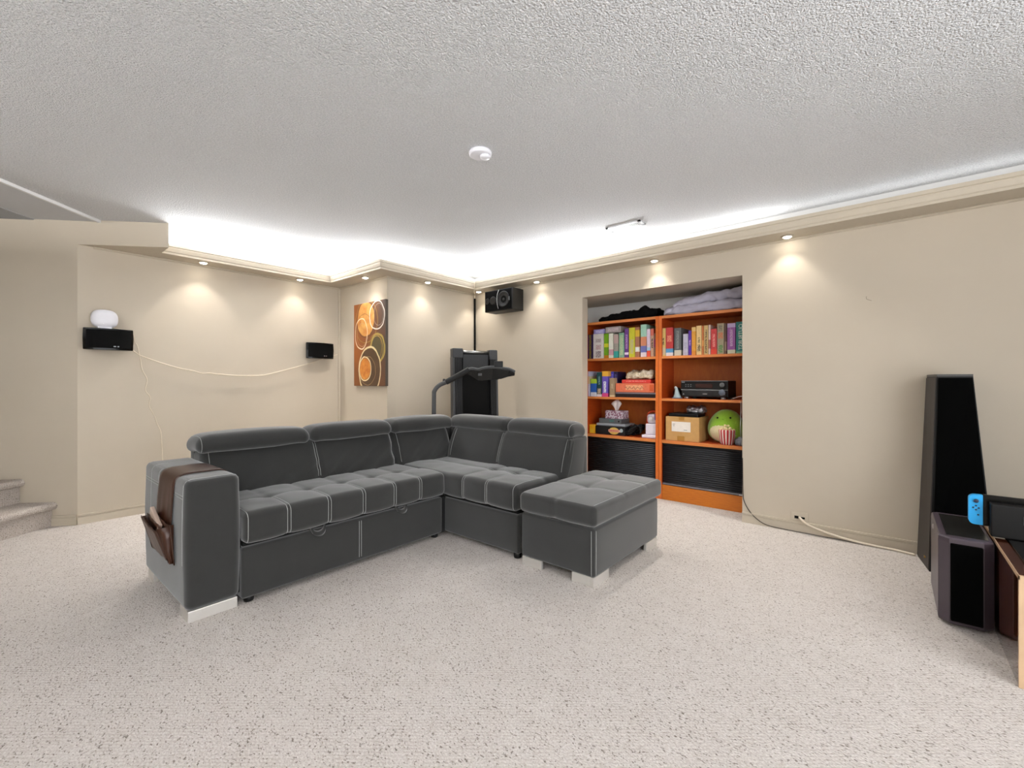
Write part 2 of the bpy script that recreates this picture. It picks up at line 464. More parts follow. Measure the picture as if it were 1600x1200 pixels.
# ------------------------------------------------------------------ ceiling fittings
t = thing('smoke_detector', 'round white smoke detector on the ceiling', 'detector', (1.73, 1.685, ZC-.035))
c = (1.73, 1.685, ZC)
G().lathe([(.056, 0), (.060, -.006), (.060, -.02), (.052, -.024), (.004, -.025)][::-1], c, 32).out('base_plate', WHITEPL, t, True)
G().lathe([(.026, -.024), (.028, -.026), (.026, -.036), (.002, -.038)][::-1], (c[0]+.016, c[1]-.02, c[2]), 20).out('sensor_cap', WHITEPL, t, True)
t = thing('ceiling_vent', 'white slotted air register in the ceiling near the bookcase wall', 'vent', (3.30, 1.60, ZC-.012))
vx0, vx1, vy0, vy1 = 3.245, 3.355, 1.46, 1.75
fr = G().box(vx0, vx1, vy0, vy0+.02, ZC-.010, ZC).box(vx0, vx1, vy1-.02, vy1, ZC-.010, ZC).box(vx0, vx0+.02, vy0, vy1, ZC-.010, ZC).box(vx1-.02, vx1, vy0, vy1, ZC-.010, ZC)
fr.out('frame', mat('vent_enamel', '#cfd0d2', .5), t); G().box(vx0+.02, vx1-.02, vy0+.02, vy1-.02, ZC-.002, ZC).out('duct_opening', mat('duct_shade', '#3f4042', .8), t)  # closed plate behind the slats, shade of the duct put into its colour
for k in range(16):
    y = vy0 + .028 + k*.0155
    G().box(vx0+.02, vx1-.02, y, y+.007, ZC-.010, ZC-.004).out('slat', mat('vent_enamel', '#cfd0d2', .5), t)

# ------------------------------------------------------------------ sectional sofa
def gauss(d, w): return math.exp(-(d/w)**2)
def bvh_of(o):
    off = origin_of(o.parent) if o.parent else o.location
    return BVHTree.FromPolygons([Vector(v.co) + off for v in o.data.vertices], [tuple(p.vertices) for p in o.data.polygons])
def stitches(cushion, lines, r=.0015):
    """thread lines laid on the cushion: every line is a list of (target point, direction of projection)"""
    bv = bvh_of(cushion); g = G()
    for ln in lines:
        pts = []
        for p, d in ln:
            p = Vector(p); d = Vector(d).normalized()
            h = bv.ray_cast(p - d*.6, d)
            if h[0] is None: continue
            q = h[0] + h[1].normalized()*.0006
            if pts and (q - pts[-1]).length > .12: break
            if not pts or (q - pts[-1]).length > .002: pts.append(q)
        if len(pts) > 2: g.tube(pts, r, 5)
    o = mesh('stitching', g.v, g.f, THREAD, cushion, True); o['kind'] = 'stuff'; return o
def over(axis, x, c, a0, a1, n=48):
    """section line over a cushion: rays towards a centre line; axis 'x' = section at constant x, front towards -y"""
    out = []
    for i in range(n+1):
        a = math.radians(a0 + (a1-a0)*i/n)
        if axis == 'x': tgt = (x, c[0], c[1]); dr = (0, math.cos(a), -math.sin(a))
        else: tgt = (c[0], x, c[1]); dr = (math.cos(a), 0, -math.sin(a))
        out.append((tgt, dr))
    return out
def pair(fn, x, gap=.0085): return [fn(x-gap), fn(x+gap)]
def line(p, q, d, n=24):
    p = Vector(p); q = Vector(q); return [(p + (q-p)*i/n, d) for i in range(n+1)]
def wr(p, s, seed=0): return noise.noise(Vector((p.x*s[0]+seed, p.y*s[1], p.z*s[2])))

sofa = thing('sectional_sofa', 'dark grey corner sectional with pale stitching and adjustable headrests', 'sofa', (1.75, 2.75, 0))
DARKB = mat('gap_shade_black', '#060606', .9)  # black fill, shade of the gaps and joints put into the colour

# armrest
def arm_def(p, n):
    b = .008*gauss(p.z-.35, .28)*(1 if abs(n.x) > .5 or abs(n.y) > .5 else 0)
    return p + n*b + n*.0015*wr(p, (9, 9, 9))
arm = G().rb(.59, .808, 2.42, 3.20, .05, .648, .032, 5, (6, 16, 12), arm_def).out('armrest', FABRIC, sofa, True)
ring = lambda y: over('x', 0, (0, 0), 0, 1)
def arm_ring(y, x0=.40, x1=1.0, a0=-15, a1=195, n=60):
    out = []
    for i in range(n+1):
        a = math.radians(a0 + (a1-a0)*i/n); out.append(((.70, y, .40), (math.cos(a), 0, -math.sin(a))))
    return out
L = [arm_ring(2.452, a0=-50, a1=176), arm_ring(3.04, a0=-40, a1=120), arm_ring(2.885, a0=-50, a1=110)]
L += [line((.59, 2.455, .575), (.59, 3.17, .575), (1, 0, 0)), line((.59, 2.455, .562), (.59, 3.17, .562), (1, 0, 0))]
stitches(arm, L)

# bases
def base_def(p, n): return p + n*.0015*wr(p, (7, 7, 7))
base = G().rb(.816, 2.10, 2.42, 3.10, .028, .280, .014, 3, (16, 8, 4), base_def).out('base_front', FABRIC, sofa, True)
stitches(base, [line((1.450, 2.42, .05), (1.450, 2.42, .265), (0, 1, 0)), line((1.464, 2.42, .05), (1.464, 2.42, .265), (0, 1, 0))])
base2 = G().rb(2.128, 2.80, 1.745, 3.10, .030, .272, .014, 3, (8, 12, 4), base_def).out('base_return', FABRIC, sofa, True)
G().box(.83, 2.11, 2.45, 3.15, .280, .305).box(2.15, 2.8, 1.77, 2.45, .272, .30).out('seat_gap_shade', DARKB, sofa)  # solid black slabs standing in for the shaded gap under the seats
G().box(.80, .822, 2.45, 3.1, .06, .44).out('joint_strip', DARKB, sofa)
G().box(2.095, 2.135, 2.425, 3.0, .03, .28).out('joint_strip', DARKB, sofa)

# seats
SX = [1.03, 1.251, 1.466, 1.683, 1.885]
def seat1(p, n):
    d = 0
    if p.y < 2.93:
        for s in SX: d -= .0045*gauss(p.x-s, .014) + .010*gauss(p.x-s, .045)*gauss(p.y-2.66, .04)*max(0, n.z)
        d -= .0035*gauss(p.y-2.66, .02)*max(0, n.z)
    e = [.816]+SX+[2.10]
    for a, b in zip(e, e[1:]):
        if a <= p.x <= b: d += .004*math.sin(math.pi*(p.x-a)/(b-a))*(1 if n.y < .5 else 0)
    if n.z > .3: d += .008*math.sin(math.pi*min(1, max(0, (p.y-2.40)/.30)))
    return p + n*(d + .002*wr(p, (11, 11, 11)))
seat = G().rb(.818, 2.108, 2.388, 2.99, .300, .455, .034, 5, (70, 34, 8), seat1).out('seat_cushion', FABRIC, sofa, True)
stitches(seat, sum([pair(lambda x: over('x', x, (2.66, .32), -3, 88), s) for s in SX], []) +
         [over('x', .835, (2.66, .32), -3, 60)] +
         [line((s+.10*k, 2.66, .5), (s+.02*k, 2.66, .5), (0, 0, -1), 10) for s in SX for k in (-1,)] )
RY = [2.22, 2.004]
def seat2(p, n):
    d = 0
    for s in RY: d -= .0045*gauss(p.y-s, .014) + .010*gauss(p.y-s, .045)*gauss(p.x-2.42, .04)*max(0, n.z)
    d -= .0035*gauss(p.x-2.42, .02)*max(0, n.z)
    e = [1.745, 2.004, 2.22, 2.41]
    for a, b in zip(e, e[1:]):
        if a <= p.y <= b: d += .004*math.sin(math.pi*(p.y-a)/(b-a))
    if n.z > .3: d += .007*math.sin(math.pi*min(1, max(0, (p.x-2.11)/.31)))
    return p + n*(d + .002*wr(p, (11, 11, 11), 4))
seat_r = G().rb(2.106, 2.66, 1.748, 2.965, .294, .452, .034, 5, (32, 60, 8), seat2).out('seat_cushion', FABRIC, sofa, True)
stitches(seat_r, sum([pair(lambda y: over('y', y, (2.42, .31), -3, 88), s) for s in RY], []) + [over('y', 1.772, (2.40, .31), -6, 86)] +
         [line((2.42, 1.78, .5), (2.42, 2.30, .5), (0, 0, -1), 30), line((2.437, 1.78, .5), (2.437, 2.30, .5), (0, 0, -1), 30)])

# backs
def lean(p): return max(0, p.z-.43)*.34
def back_main(x0, x1, seed, wrinkle, seam=None):
    def fn(p, n):
        u = (p.x-x0)/(x1-x0); v = (p.z-.40)/.32
        d = .020*math.sin(math.pi*max(0, min(1, u)))**.5*math.sin(math.pi*max(.02, min(1, v)))*(1 if n.y < -.3 else 0)
        low = max(0, 1-v*1.0)
        q = Vector((p.x*1.6 + p.z*2.2 + seed, p.z*11 - p.x*7.5, 0))
        if n.y < -.3: d += wrinkle*(noise.noise(q)*.9 + .5*noise.noise(q*2.1))*low
        if seam: d -= .014*gauss(p.x-seam, .016)*(1 if n.y < .3 else 0)
        w = p + n*d; w.y += lean(p); return w
    return G().rb(x0, x1, 2.90, 3.10, .40, .72, .055, 5, (60, 6, 22), fn).out('back_cushion', FABRIC, sofa, True)
bk1 = back_main(.80, 2.072, 1.3, .030, 1.45)
vert = lambda x: line((x, 2.9, .47), (x, 3.0, .69), (0, 1, 0))
stitches(bk1, [vert(1.442), vert(1.458), vert(.835), vert(2.045)])
bk2 = back_main(2.084, 2.66, 5.1, .014)
stitches(bk2, [vert(2.112)])
def ret_fn(p, n):
    v = (p.z-.40)/.32; u = (p.y-1.70)/1.23
    d = .018*math.sin(math.pi*max(.02, min(1, v)))*(1 if n.x < -.3 else 0) - .012*gauss(p.y-2.335, .014)*(1 if n.x < .3 else 0)
    if n.x < -.3: d += .003*wr(p, (4, 5, 6), 3)
    w = p + n*d; w.x += lean(p); return w
bk3 = G().rb(2.575, 2.78, 1.702, 2.93, .40, .72, .05, 5, (6, 60, 20), ret_fn).out('back_cushion', FABRIC, sofa, True)
hz = lambda y: line((2.575, y, .47), (2.66, y, .69), (1, 0, 0))
stitches(bk3, [hz(2.328), hz(2.343), hz(1.733), hz(2.87)])

# rear shell
def plainr(p, n): return p
shell = G().rb(.80, 2.88, 3.11, 3.205, .05, .70, .02, 3, (4, 1, 4)).rb(2.80, 2.885, 1.702, 3.15, .05, .70, .02, 3, (1, 4, 4))
shell.out('back_frame', FABRIC, sofa, True)
def end_panel(p, n): w = p.copy(); w.x += lean(p)*.55; return w
G().rb(2.60, 2.82, 1.701, 1.722, .276, .69, .008, 2, (2, 1, 6), end_panel).out('end_panel', FABRIC, sofa, True)

# headrests
def headrest(x0, x1, y0, y1, z0, z1, alongx, seed):
    def fn(p, n):
        u = (p.x-x0)/(x1-x0) if alongx else (p.y-y0)/(y1-y0)
        w = (p.y-y0)/(y1-y0) if alongx else (p.x-x0)/(x1-x0)
        d = .012*math.sin(math.pi*max(0, min(1, u)))**.6 + .003*wr(p, (6, 6, 6), seed)
        q = p + n*d
        q.z += .022*math.sin(math.pi*min(1, max(0, w*.85+.12))) - .012*gauss(u, .07) - .012*gauss(u-1, .07)
        return q
    nn = (26, 10, 6) if alongx else (10, 26, 6)
    o = G().rb(x0, x1, y0, y1, z0, z1, .046, 6, nn, fn).out('headrest', FABRIC, sofa, True)
    g = []
    for e in ((x0+.022) if alongx else (y0+.022),):
        if alongx: g.append([((e, (y0+y1)/2, (z0+z1)/2), (0, math.cos(a), -math.sin(a))) for a in np.linspace(-.3, math.pi, 30)])
        else: g.append([(((x0+x1)/2, e, (z0+z1)/2), (math.cos(a), 0, -math.sin(a))) for a in np.linspace(-.3, math.pi, 30)])
    if seed in (1, 5): stitches(o, g, .0011)
    return o
headrest(.765, 1.405, 2.925, 3.165, .685, .775, True, 1)
headrest(1.412, 2.045, 2.925, 3.165, .685, .778, True, 2)
headrest(2.052, 2.675, 2.925, 3.165, .685, .780, True, 3)
headrest(2.655, 2.872, 2.318, 2.985, .688, .780, False, 4)
headrest(2.655, 2.872, 1.70, 2.312, .688, .784, False, 5)

# feet and pull tabs
G().rb(.598, .80, 2.428, 2.452, 0, .052, .003, 1).rb(.5985, .622, 2.4525, 2.56, 0, .0515, .003, 1).out('foot', CHROME, sofa)
G().rb(.598, .80, 3.165, 3.19, 0, .052, .003, 1).rb(.5985, .622, 3.06, 3.1645, 0, .0515, .003, 1).out('foot', CHROME, sofa)
for x, y in ((2.155, 1.775), (2.75, 1.80), (2.75, 3.05), (.86, 2.46), (2.06, 2.46), (.86, 3.05)):
    G().lathe([(.022, 0), (.024, .01), (.026, .034)], (x, y, 0), 14).out('foot', BLACKP, sofa, True)
for x in (1.197, 1.749):
    pts = [(x-.040, 2.415, .283), (x-.032, 2.404, .262), (x-.012, 2.396, .250), (x+.012, 2.396, .250), (x+.032, 2.404, .262), (x+.040, 2.415, .283)]
    pts = smooth_path(pts, 4); v = []; f = []
    for p in pts: v += [(p.x, p.y-.004, p.z), (p.x, p.y+.016, p.z+.003), (p.x, p.y+.018, p.z+.026), (p.x, p.y-.006, p.z+.022)]
    for i in range(len(pts)-1):
        for k in range(4): f.append((4*i+k, 4*i+(k+1) % 4, 4*i+4+(k+1) % 4, 4*i+4+k))
    f += [(3, 2, 1, 0), tuple(4*(len(pts)-1)+k for k in range(4))]
    mesh('pull_tab', v, f, FABRIC, sofa, True)

# ------------------------------------------------------------------ ottoman
ott = thing('storage_ottoman', 'dark grey tufted storage ottoman at the end of the sectional', 'ottoman', (2.52, 1.45, 0))
ob = G().rb(2.09, 2.945, 1.195, 1.692, .052, .312, .014, 3, (10, 8, 5), base_def).out('box', FABRIC, ott, True)
stitches(ob, [line((2.11, 1.195, .06), (2.11, 1.195, .30), (0, 1, 0)), line((2.09, 1.212, .06), (2.09, 1.212, .30), (1, 0, 0))])
G().box(2.11, 2.93, 1.215, 1.680, .312, .322).out('lid_gap_shade', DARKB, ott)  # solid black slab, shade under the lid put into its colour
OX = [2.44, 2.74]; OY = 1.447
def ot_fn(p, n):
    t = max(0, n.z); d = 0
    for s in OX: d -= .004*gauss(p.x-s, .014)*t + .011*gauss(p.x-s, .06)*gauss(p.y-OY, .06)*t
    d -= .004*gauss(p.y-OY, .014)*(t + (1 if n.x < -.3 else 0))
    d += .013*t*math.sin(math.pi*max(0, min(1, (p.x-2.07)/.91)))**.5*math.sin(math.pi*max(0, min(1, (p.y-1.18)/.54)))**.5
    if n.x < -.3: d += .004*abs(math.sin(2*math.pi*(p.y-1.185)/.525))
    return p + n*(d + .0015*wr(p, (9, 9, 9), 7))
oc = G().rb(2.072, 2.985, 1.18, 1.698, .322, .434, .028, 5, (48, 34, 6), ot_fn).out('lid_cushion', FABRIC, ott, True)
stitches(oc, pair(lambda y: over('y', y, (2.52, .30), -3, 175, 90), OY, .0075)
         + sum([pair(lambda x: line((x, 1.21, .5), (x, 1.68, .5), (0, 0, -1), 36), s, .0055) for s in OX], [])
         + [line((2.10, 1.2, .44), (2.96, 1.2, .44), (0, .55, -.84), 40), [((2.52, 1.215, .34), (math.cos(a), 0, -math.sin(a))) for a in np.linspace(-.12, .6, 16)],
            line((2.10, 1.682, .44), (2.96, 1.682, .44), (0, -.55, -.84), 40)])
for x, sx in ((2.095, 1), (2.94, -1)):
    for y, sy in ((1.20, 1), (1.688, -1)):
        g = G().rb(min(x, x+.17*sx), max(x, x+.17*sx), min(y, y+.02*sy), max(y, y+.02*sy), 0, .052, .003, 1)
        g.rb(min(x+.0005*sx, x+.02*sx), max(x+.0005*sx, x+.02*sx), min(y+.0205*sy, y+.14*sy), max(y+.0205*sy, y+.14*sy), 0, .0515, .003, 1)
        g.out('foot', CHROME, ott)

# ------------------------------------------------------------------ armrest organiser
LEATHER = make_wood('brown_leather', '#2c160c', '#4a2a1a', (1, 6, 1), .38, 0, 5)
org = thing('armrest_organizer', 'brown leather caddy with pockets draped over the sofa arm', 'organizer', (.57, 2.78, .22))
def sheet(name, rows, th, m, parent):
    """thick flexible sheet from rows of points"""
    R = len(rows); K = len(rows[0]); v = []; f = []
    P = [[Vector(p) for p in r] for r in rows]
    N = [[None]*K for _ in range(R)]
    for i in range(R):
        for j in range(K):
            a = P[min(i+1, R-1)][j]-P[max(i-1, 0)][j]; b = P[i][min(j+1, K-1)]-P[i][max(j-1, 0)]
            N[i][j] = a.cross(b).normalized()
    for s in (0, 1):
        for i in range(R):
            for j in range(K): v.append(P[i][j] + N[i][j]*th*s)
    o = R*K
    for i in range(R-1):
        for j in range(K-1):
            a, b, c, d = i*K+j, i*K+j+1, (i+1)*K+j+1, (i+1)*K+j
            f += [(a, d, c, b), (a+o, b+o, c+o, d+o)]
    edge = [(0, j) for j in range(K)] + [(i, K-1) for i in range(1, R)] + [(R-1, j) for j in range(K-2, -1, -1)] + [(i, 0) for i in range(R-2, 0, -1)]
    E = [i*K+j for i, j in edge]
    for a, b in zip(E, E[1:]+E[:1]): f.append((a, b, b+o, a+o))
    return mesh(name, v, f, m, parent, True)
prof = smooth_path([(.815, 0, .50), (.816, 0, .58), (.808, 0, .636), (.775, 0, .6545), (.70, 0, .6575), (.625, 0, .6545), (.587, 0, .63), (.577, 0, .56), (.572, 0, .46), (.566, 0, .36)], 5)
rows = []
for i, p in enumerate(prof):
    z = p.z; hang = max(0, .60-z) if p.x < .7 else 0
    y0 = 2.585 + .06*hang; y1 = 2.85 + .15*hang
    rows.append([(p.x + (.003*math.sin(j*1.9)*min(1, hang*8)), y0+(y1-y0)*j/10, z) for j in range(11)])
sheet('strap', rows, .004, LEATHER, org)
for k, (xt, xb, y0, y1, z0, z1) in enumerate(((.558, .570, 2.548, 2.85, .245, .425), (.535, .562, 2.56, 2.865, .25, .415), (.512, .554, 2.585, 2.88, .26, .405))):
    rows = []
    for i in range(9):
        u = i/8; z = z1 + (z0-z1)*u
        rows.append([(xt + (xb-xt)*u - .006*math.sin(math.pi*j/10)*(1-u) + .003*math.sin(j*2.3+k), y0 + (y1-y0)*(j/10)*(1-.06*u) - .012*u, z + .02*(j/10)*(1-u)) for j in range(11)])
    sheet('pocket', rows, .004, LEATHER, org)
for y in (2.551, 2.862):
    sheet('gusset', [[(.572, y, .43-.18*u), (.560-.004*(1-u), y+.008*(1-u), .43-.18*u), (.545+.012*u, y, .425-.175*u), (.514+.04*u, y+.010*(1-u)+.025*(1-u), .415-.155*u)] for u in (0, .33, .66, 1)], .003, LEATHER, org)
rm = G().rb(-.009, .009, -.085, .085, -.020, .020, .005, 2)
R = Matrix.Translation((.543, 2.735, .428)) @ Matrix.Rotation(math.radians(21), 4, 'X')
rm.xform(lambda p: R @ Vector(p)); tag(rm.out('remote_control', mat('pale_remote', '#b9a394', .4)), 'slim pale remote sticking out of the brown armrest pocket', 'remote')

# ------------------------------------------------------------------ canvas
def make_canvas():
    n = NT('abstract_ring_painting'); co = n.coord('Object')
    wob = n.n('ShaderNodeVectorMath', operation='SCALE'); n.put(wob.inputs[0], n.noise(co, 7, 2, out='Color')); wob.inputs['Scale'].default_value = .035
    ad = n.n('ShaderNodeVectorMath', operation='ADD'); n.put(ad.inputs[0], co); n.put(ad.inputs[1], wob.outputs[0])
    s = n.sep(ad.outputs[0]); U = n.math('MULTIPLY_ADD', s[1], -1/.58); U.node.inputs[2].default_value = .53
    V = n.math('MULTIPLY_ADD', s[2], 1/.87); V.node.inputs[2].default_value = -.02
    base = n.mix(n.math('ADD', n.math('MULTIPLY', U, .9), n.math('MULTIPLY', n.math('SUBTRACT', n.noise(co, 5, 3), .5), .8), True), lin('#97541d'), lin('#43362d'))
    base = n.mix(n.math('MULTIPLY', n.math('SUBTRACT', .45, V), 1.3, True), base, lin('#6d4322'))
    def dist(u, v, ru, rv):
        a = n.math('POWER', n.math('ABSOLUTE', n.math('DIVIDE', n.math('SUBTRACT', U, u), ru)), 2.1)
        b = n.math('POWER', n.math('ABSOLUTE', n.math('DIVIDE', n.math('SUBTRACT', V, v), rv)), 2.1)
        return n.math('POWER', n.math('ADD', a, b), 1/2.1)
    col = base
    def fill(u, v, ru, rv, c1, c2):
        nonlocal col
        f = n.math('MULTIPLY', n.math('SUBTRACT', 1.0, dist(u, v, ru, rv)), 18, True)
        col = n.mix(f, col, n.mix(n.math('MULTIPLY', n.math('SUBTRACT', n.noise(co, 9, 4, .65), .3), 2.5, True), lin(c1), lin(c2)))
    def ring(u, v, ru, rv, w, c):
        nonlocal col
        d = n.math('ABSOLUTE', n.math('SUBTRACT', dist(u, v, ru, rv), 1.0))
        f = n.math('MULTIPLY', n.math('SUBTRACT', w, d), 30, True)
        col = n.mix(f, col, lin(c))
    fill(.40, .80, .28, .21, '#b86a22', '#e0ac5c')
    ring(.40, .80, .285, .215, .035, '#5b3316'); ring(.41, .77, .36, .25, .035, '#a27a38')
    ring(.33, .70, .24, .17, .03, '#7a4a20'); ring(.75, .83, .225, .165, .055, '#efe6dc'); ring(.80, .835, .145, .125, .03, '#cfc2b2')
    ring(.25, .635, .20, .185, .055, '#ecd6b4'); ring(.27, .62, .15, .14, .035, '#c79a6c')
    fill(.77, .45, .21, .155, '#4b4630', '#5f4f2b'); ring(.77, .45, .22, .16, .10, '#a98f45'); ring(.75, .44, .19, .145, .035, '#d0aa58'); ring(.70, .46, .20, .15, .03, '#c48a3c')
    fill(.52, .19, .33, .27, '#4a3520', '#5b4128'); ring(.52, .19, .34, .275, .055, '#e3cfa0')
    fill(.38, .205, .17, .13, '#b05c1c', '#e0983e'); ring(.38, .205, .185, .14, .07, '#ead2a6'); ring(.45, .18, .25, .17, .03, '#a9885a')
    n.set(Base_Color=col, Roughness=.6); n.bump(n.noise(co, 300, 2), .15, .002)
    return n.m
cv = thing('canvas_painting', 'tall abstract canvas of orange, brown and cream rings', 'painting', (W3 - .017, 4.11, 1.05))
G().rb(W3-.032, W3-.002, 3.818, 4.398, 1.052, 1.918, .003, 1).out('canvas', make_canvas(), cv)
G().box(W3-.031, W3-.002, 3.812, 3.818, 1.054, 1.916).out('side_edge', mat('canvas_side', '#4e443b', .7), cv)

# ------------------------------------------------------------------ small wall speakers
def wall_speaker(x0, x1, label):
    t = thing('wall_speaker', label, 'speaker', ((x0+x1)/2, W2-.06, 1.345), 'small black wall speakers')
    w = x1-x0; cx = (x0+x1)/2; K = 16
    front = []
    for i in range(K+1):
        a = -1 + 2*i/K; front.append((cx + a*w/2, W2-.125 + .03*abs(a)**3))
    poly = front + [(cx+w*.40, W2-.02), (cx-w*.40, W2-.02)]
    g = G(); n = len(poly); v = []; f = []
    for z, k in ((1.345, .97), (1.35, .985), (1.43, 1.0), (1.505, .985), (1.51, .97)):
        for x, y in poly: v.append((cx+(x-cx)*k, y + (0 if k == 1 else .004), z))
    for i in range(4):
        for k in range(n): f.append((i*n+k, i*n+(k+1) % n, (i+1)*n+(k+1) % n, (i+1)*n+k))
    f.append(tuple(range(n))[::-1]); f.append(tuple(4*n+k for k in range(n)))
    mesh('cabinet', v, f, BLACKG, t)
    g = G(); 
    for i in range(1, K-1):
        (xa, ya), (xb, yb) = front[i], front[i+1]
        g.add([(xa, ya-.003, 1.358), (xb, yb-.003, 1.358), (xb, yb-.003, 1.498), (xa, ya-.003, 1.498), (xa, ya+.002, 1.358), (xb, yb+.002, 1.358), (xb, yb+.002, 1.498), (xa, ya+.002, 1.498)],
              [(0, 1, 2, 3), (7, 6, 5, 4), (0, 4, 5, 1), (3, 2, 6, 7), (0, 3, 7, 4), (1, 5, 6, 2)])
    g.out('grille', BLACKM, t)
    sil = mat('silver_mark', '#8d9094', .3, .8)
    G().rb(cx-.012+.035, cx+.004+.035, W2-.130, W2-.124, 1.367, 1.376, .002, 1).out('badge', sil, t)
    G().box(cx+.047, cx+.050, W2-.129, W2-.122, 1.367, 1.376).box(cx+.053, cx+.056, W2-.129, W2-.122, 1.367, 1.376).out('badge', sil, t)
    G().box(cx-.03, cx+.03, W2-.022, W2, 1.39, 1.47).out('wall_bracket', BLACKP, t)
wall_speaker(.483, .782, 'small black wall speaker with the white router standing on it')
wall_speaker(2.178, 2.482, 'small black wall speaker near the canvas wall')

# white mesh router standing on the left speaker
t = thing('mesh_router', 'rounded white mesh router standing on the left wall speaker', 'router', (.61, W2-.075, 1.511))
def pebble(p, n): return p
v = []; f = []; n1, n2 = 20, 32
for i in range(n1+1):
    th = math.pi*i/n1
    for k in range(n2):
        a = 2*math.pi*k/n2
        sx = abs(math.cos(a))**.75*math.copysign(1, math.cos(a)); sz = abs(math.sin(a))**.75*math.copysign(1, math.sin(a))
        r = math.sin(th)**.7
        v.append((.61 + .081*sx*r, W2-.075 - .036*math.cos(th), 1.586 + .073*sz*r))
for i in range(n1):
    for k in range(n2): f.append((i*n2+k, i*n2+(k+1) % n2, (i+1)*n2+(k+1) % n2, (i+1)*n2+k))
mesh('shell', v, f, WHITEPL, t, True)
G().lathe([(.003, -.0375), (.003, -.034)], (.60, W2-.072, 1.548), 10, 'y').out('status_light', mat('pale_dot', '#ffffff', .3), t)
G().box(.57, .65, W2-.10, W2-.05, 1.511, 1.522).out('stand_foot', WHITEPL, t)

def jitter(pts, a):
    random.seed(len(pts)); return [(x+random.uniform(-a, a), y, z+random.uniform(-a, a)) for x, y, z in pts]
pw = [(.64, W2-.045, 1.525), (.70, W2-.06, 1.517), (.76, W2-.05, 1.512), (.79, W2-.03, 1.49), (.805, W2-.02, 1.42), (.818, W2-.02, 1.395), (.834, W2-.018, 1.311), (.851, W2-.018, 1.195), (.882, W2-.02, 1.115), (.870, W2-.02, 1.029), (.903, W2-.02, .965), (.895, W2-.02, .895), (.931, W2-.02, .807), (.948, W2-.02, .741), (.97, W2-.02, .685), (.979, W2-.02, .60), (.99, W2-.015, .30), (1.0, W2-.015, .10)]
tag(G().tube(smooth_path(pw, 5), .0033, 6).out('power_cord', CORD, None, True), 'kinked cream cord hanging from the white router down the wall', 'cord')
sw = [(.78, W2-.020, 1.36), (.82, W2-.018, 1.325), (.859, W2-.018, 1.301), (.97, W2-.018, 1.262), (1.105, W2-.020, 1.216), (1.20, W2-.020, 1.196), (1.271, W2-.020, 1.174), (1.33, W2-.019, 1.170), (1.423, W2-.019, 1.158), (1.611, W2-.018, 1.150), (1.78, W2-.020, 1.164), (1.904, W2-.018, 1.189), (2.05, W2-.019, 1.235), (2.161, W2-.018, 1.261), (2.369, W2-.018, 1.335), (2.50, W2-.018, 1.375), (2.565, W2-.020, 1.395)]
tag(G().tube(smooth_path(jitter(sw, .005), 4), .0045, 6).out('speaker_wire', CORD, None, True), 'cream speaker wire sagging along the wall between the small speakers', 'wire')

# ------------------------------------------------------------------ large corner speaker
t = thing('bookshelf_speaker', 'large black speaker mounted on its side high in the room corner', 'speaker', (3.70, 3.25, 1.866))
FL = Vector((3.615, 3.45, 0)); FR = Vector((3.608, 3.039, 0)); dw = (FR-FL); wid = dw.length; dw.normalize()
nb = Vector((-dw.y, dw.x, 0)); nb = nb if nb.x > 0 else -nb                 # towards the wall
dep = .18
def cs(u, d, z): return FL + dw*u + nb*d + Vector((0, 0, z))
def csbox(u0, u1, d0, d1, z0, z1, r=.006, seg=2):
    return G().rb(u0, u1, d0, d1, z0, z1, r, seg).xform(lambda p: cs(*p))
csbox(0, wid, 0, dep, 1.866, 2.098).out('cabinet', BLACKP, t)
csbox(.010, wid-.022, -.010, 0, 1.876, 2.088, .004, 1).out('front_baffle', BLACKM, t)
def ringgeo(u, z, prof, n=28):
    g = G().lathe(prof, (0, 0, 0), n)
    return g.xform(lambda p: cs(u + p[0], -.010 - p[2], z + p[1]))
ringgeo(.290, 1.982, [(.084, 0), (.088, .004), (.080, .008), (.068, .003), (.02, -.002), (.004, .004)]).out('woofer', mat('woofer_cone', '#161617', .35, spec=.35), t, True)
ringgeo(.140, 1.982, [(.044, 0), (.046, .006), (.036, .007), (.012, .001), (.002, .003)]).out('tweeter', mat('woofer_cone', '#161617', .35, spec=.35), t, True)
ringgeo(.055, 1.982, [(.026, 0), (.034, .006), (.028, .007), (.012, .001), (.002, .003)]).out('tweeter', mat('woofer_cone', '#161617', .35, spec=.35), t, True)
csbox(.372, .379, -.022, -.010, 1.962, 2.002, .002, 1).out('port_mark', GREYPL, t)
G().tube(smooth_path([cs(.225, -.014, 2.09), cs(.215, -.03, 2.03), cs(.213, -.03, 1.95), cs(.222, -.02, 1.885)], 6), .0025, 6).out('wire', mat('pale_wire', '#b8b8b6', .4), t, True)
csbox(.15, .26, dep-.002, dep+.052, 1.94, 2.03, .003, 1).out('wall_bracket', BLACKP, t)

# black cable sleeve and pale cable in the corner
tag(G().tube(smooth_path([(W1-.022, W4-.018, .10), (W1-.022, W4-.02, .8), (W1-.02, W4-.018, 1.5), (W1-.022, W4-.018, 2.095)], 6), .011, 8).out('cable_sleeve', BLACKM, None, True), 'black cable sleeve running up the room corner behind the treadmill', 'cable')
tag(G().tube(smooth_path([(W1-.022, W4-.018, 2.090), (W1-.035, W4-.03, 2.12), (W1-.06, W4-.055, 2.143), (W1-.17, W4-.15, 2.14), (W1-.245, W4-.235, 2.16), (W1-.255, W4-.245, 2.20), (W1-.25, W4-.24, 2.245), (W1-.20, W4-.18, 2.24)], 6), .006, 8).out('corner_cable', CORD, None, True), 'pale cable climbing over the cove moulding in the corner', 'cable')

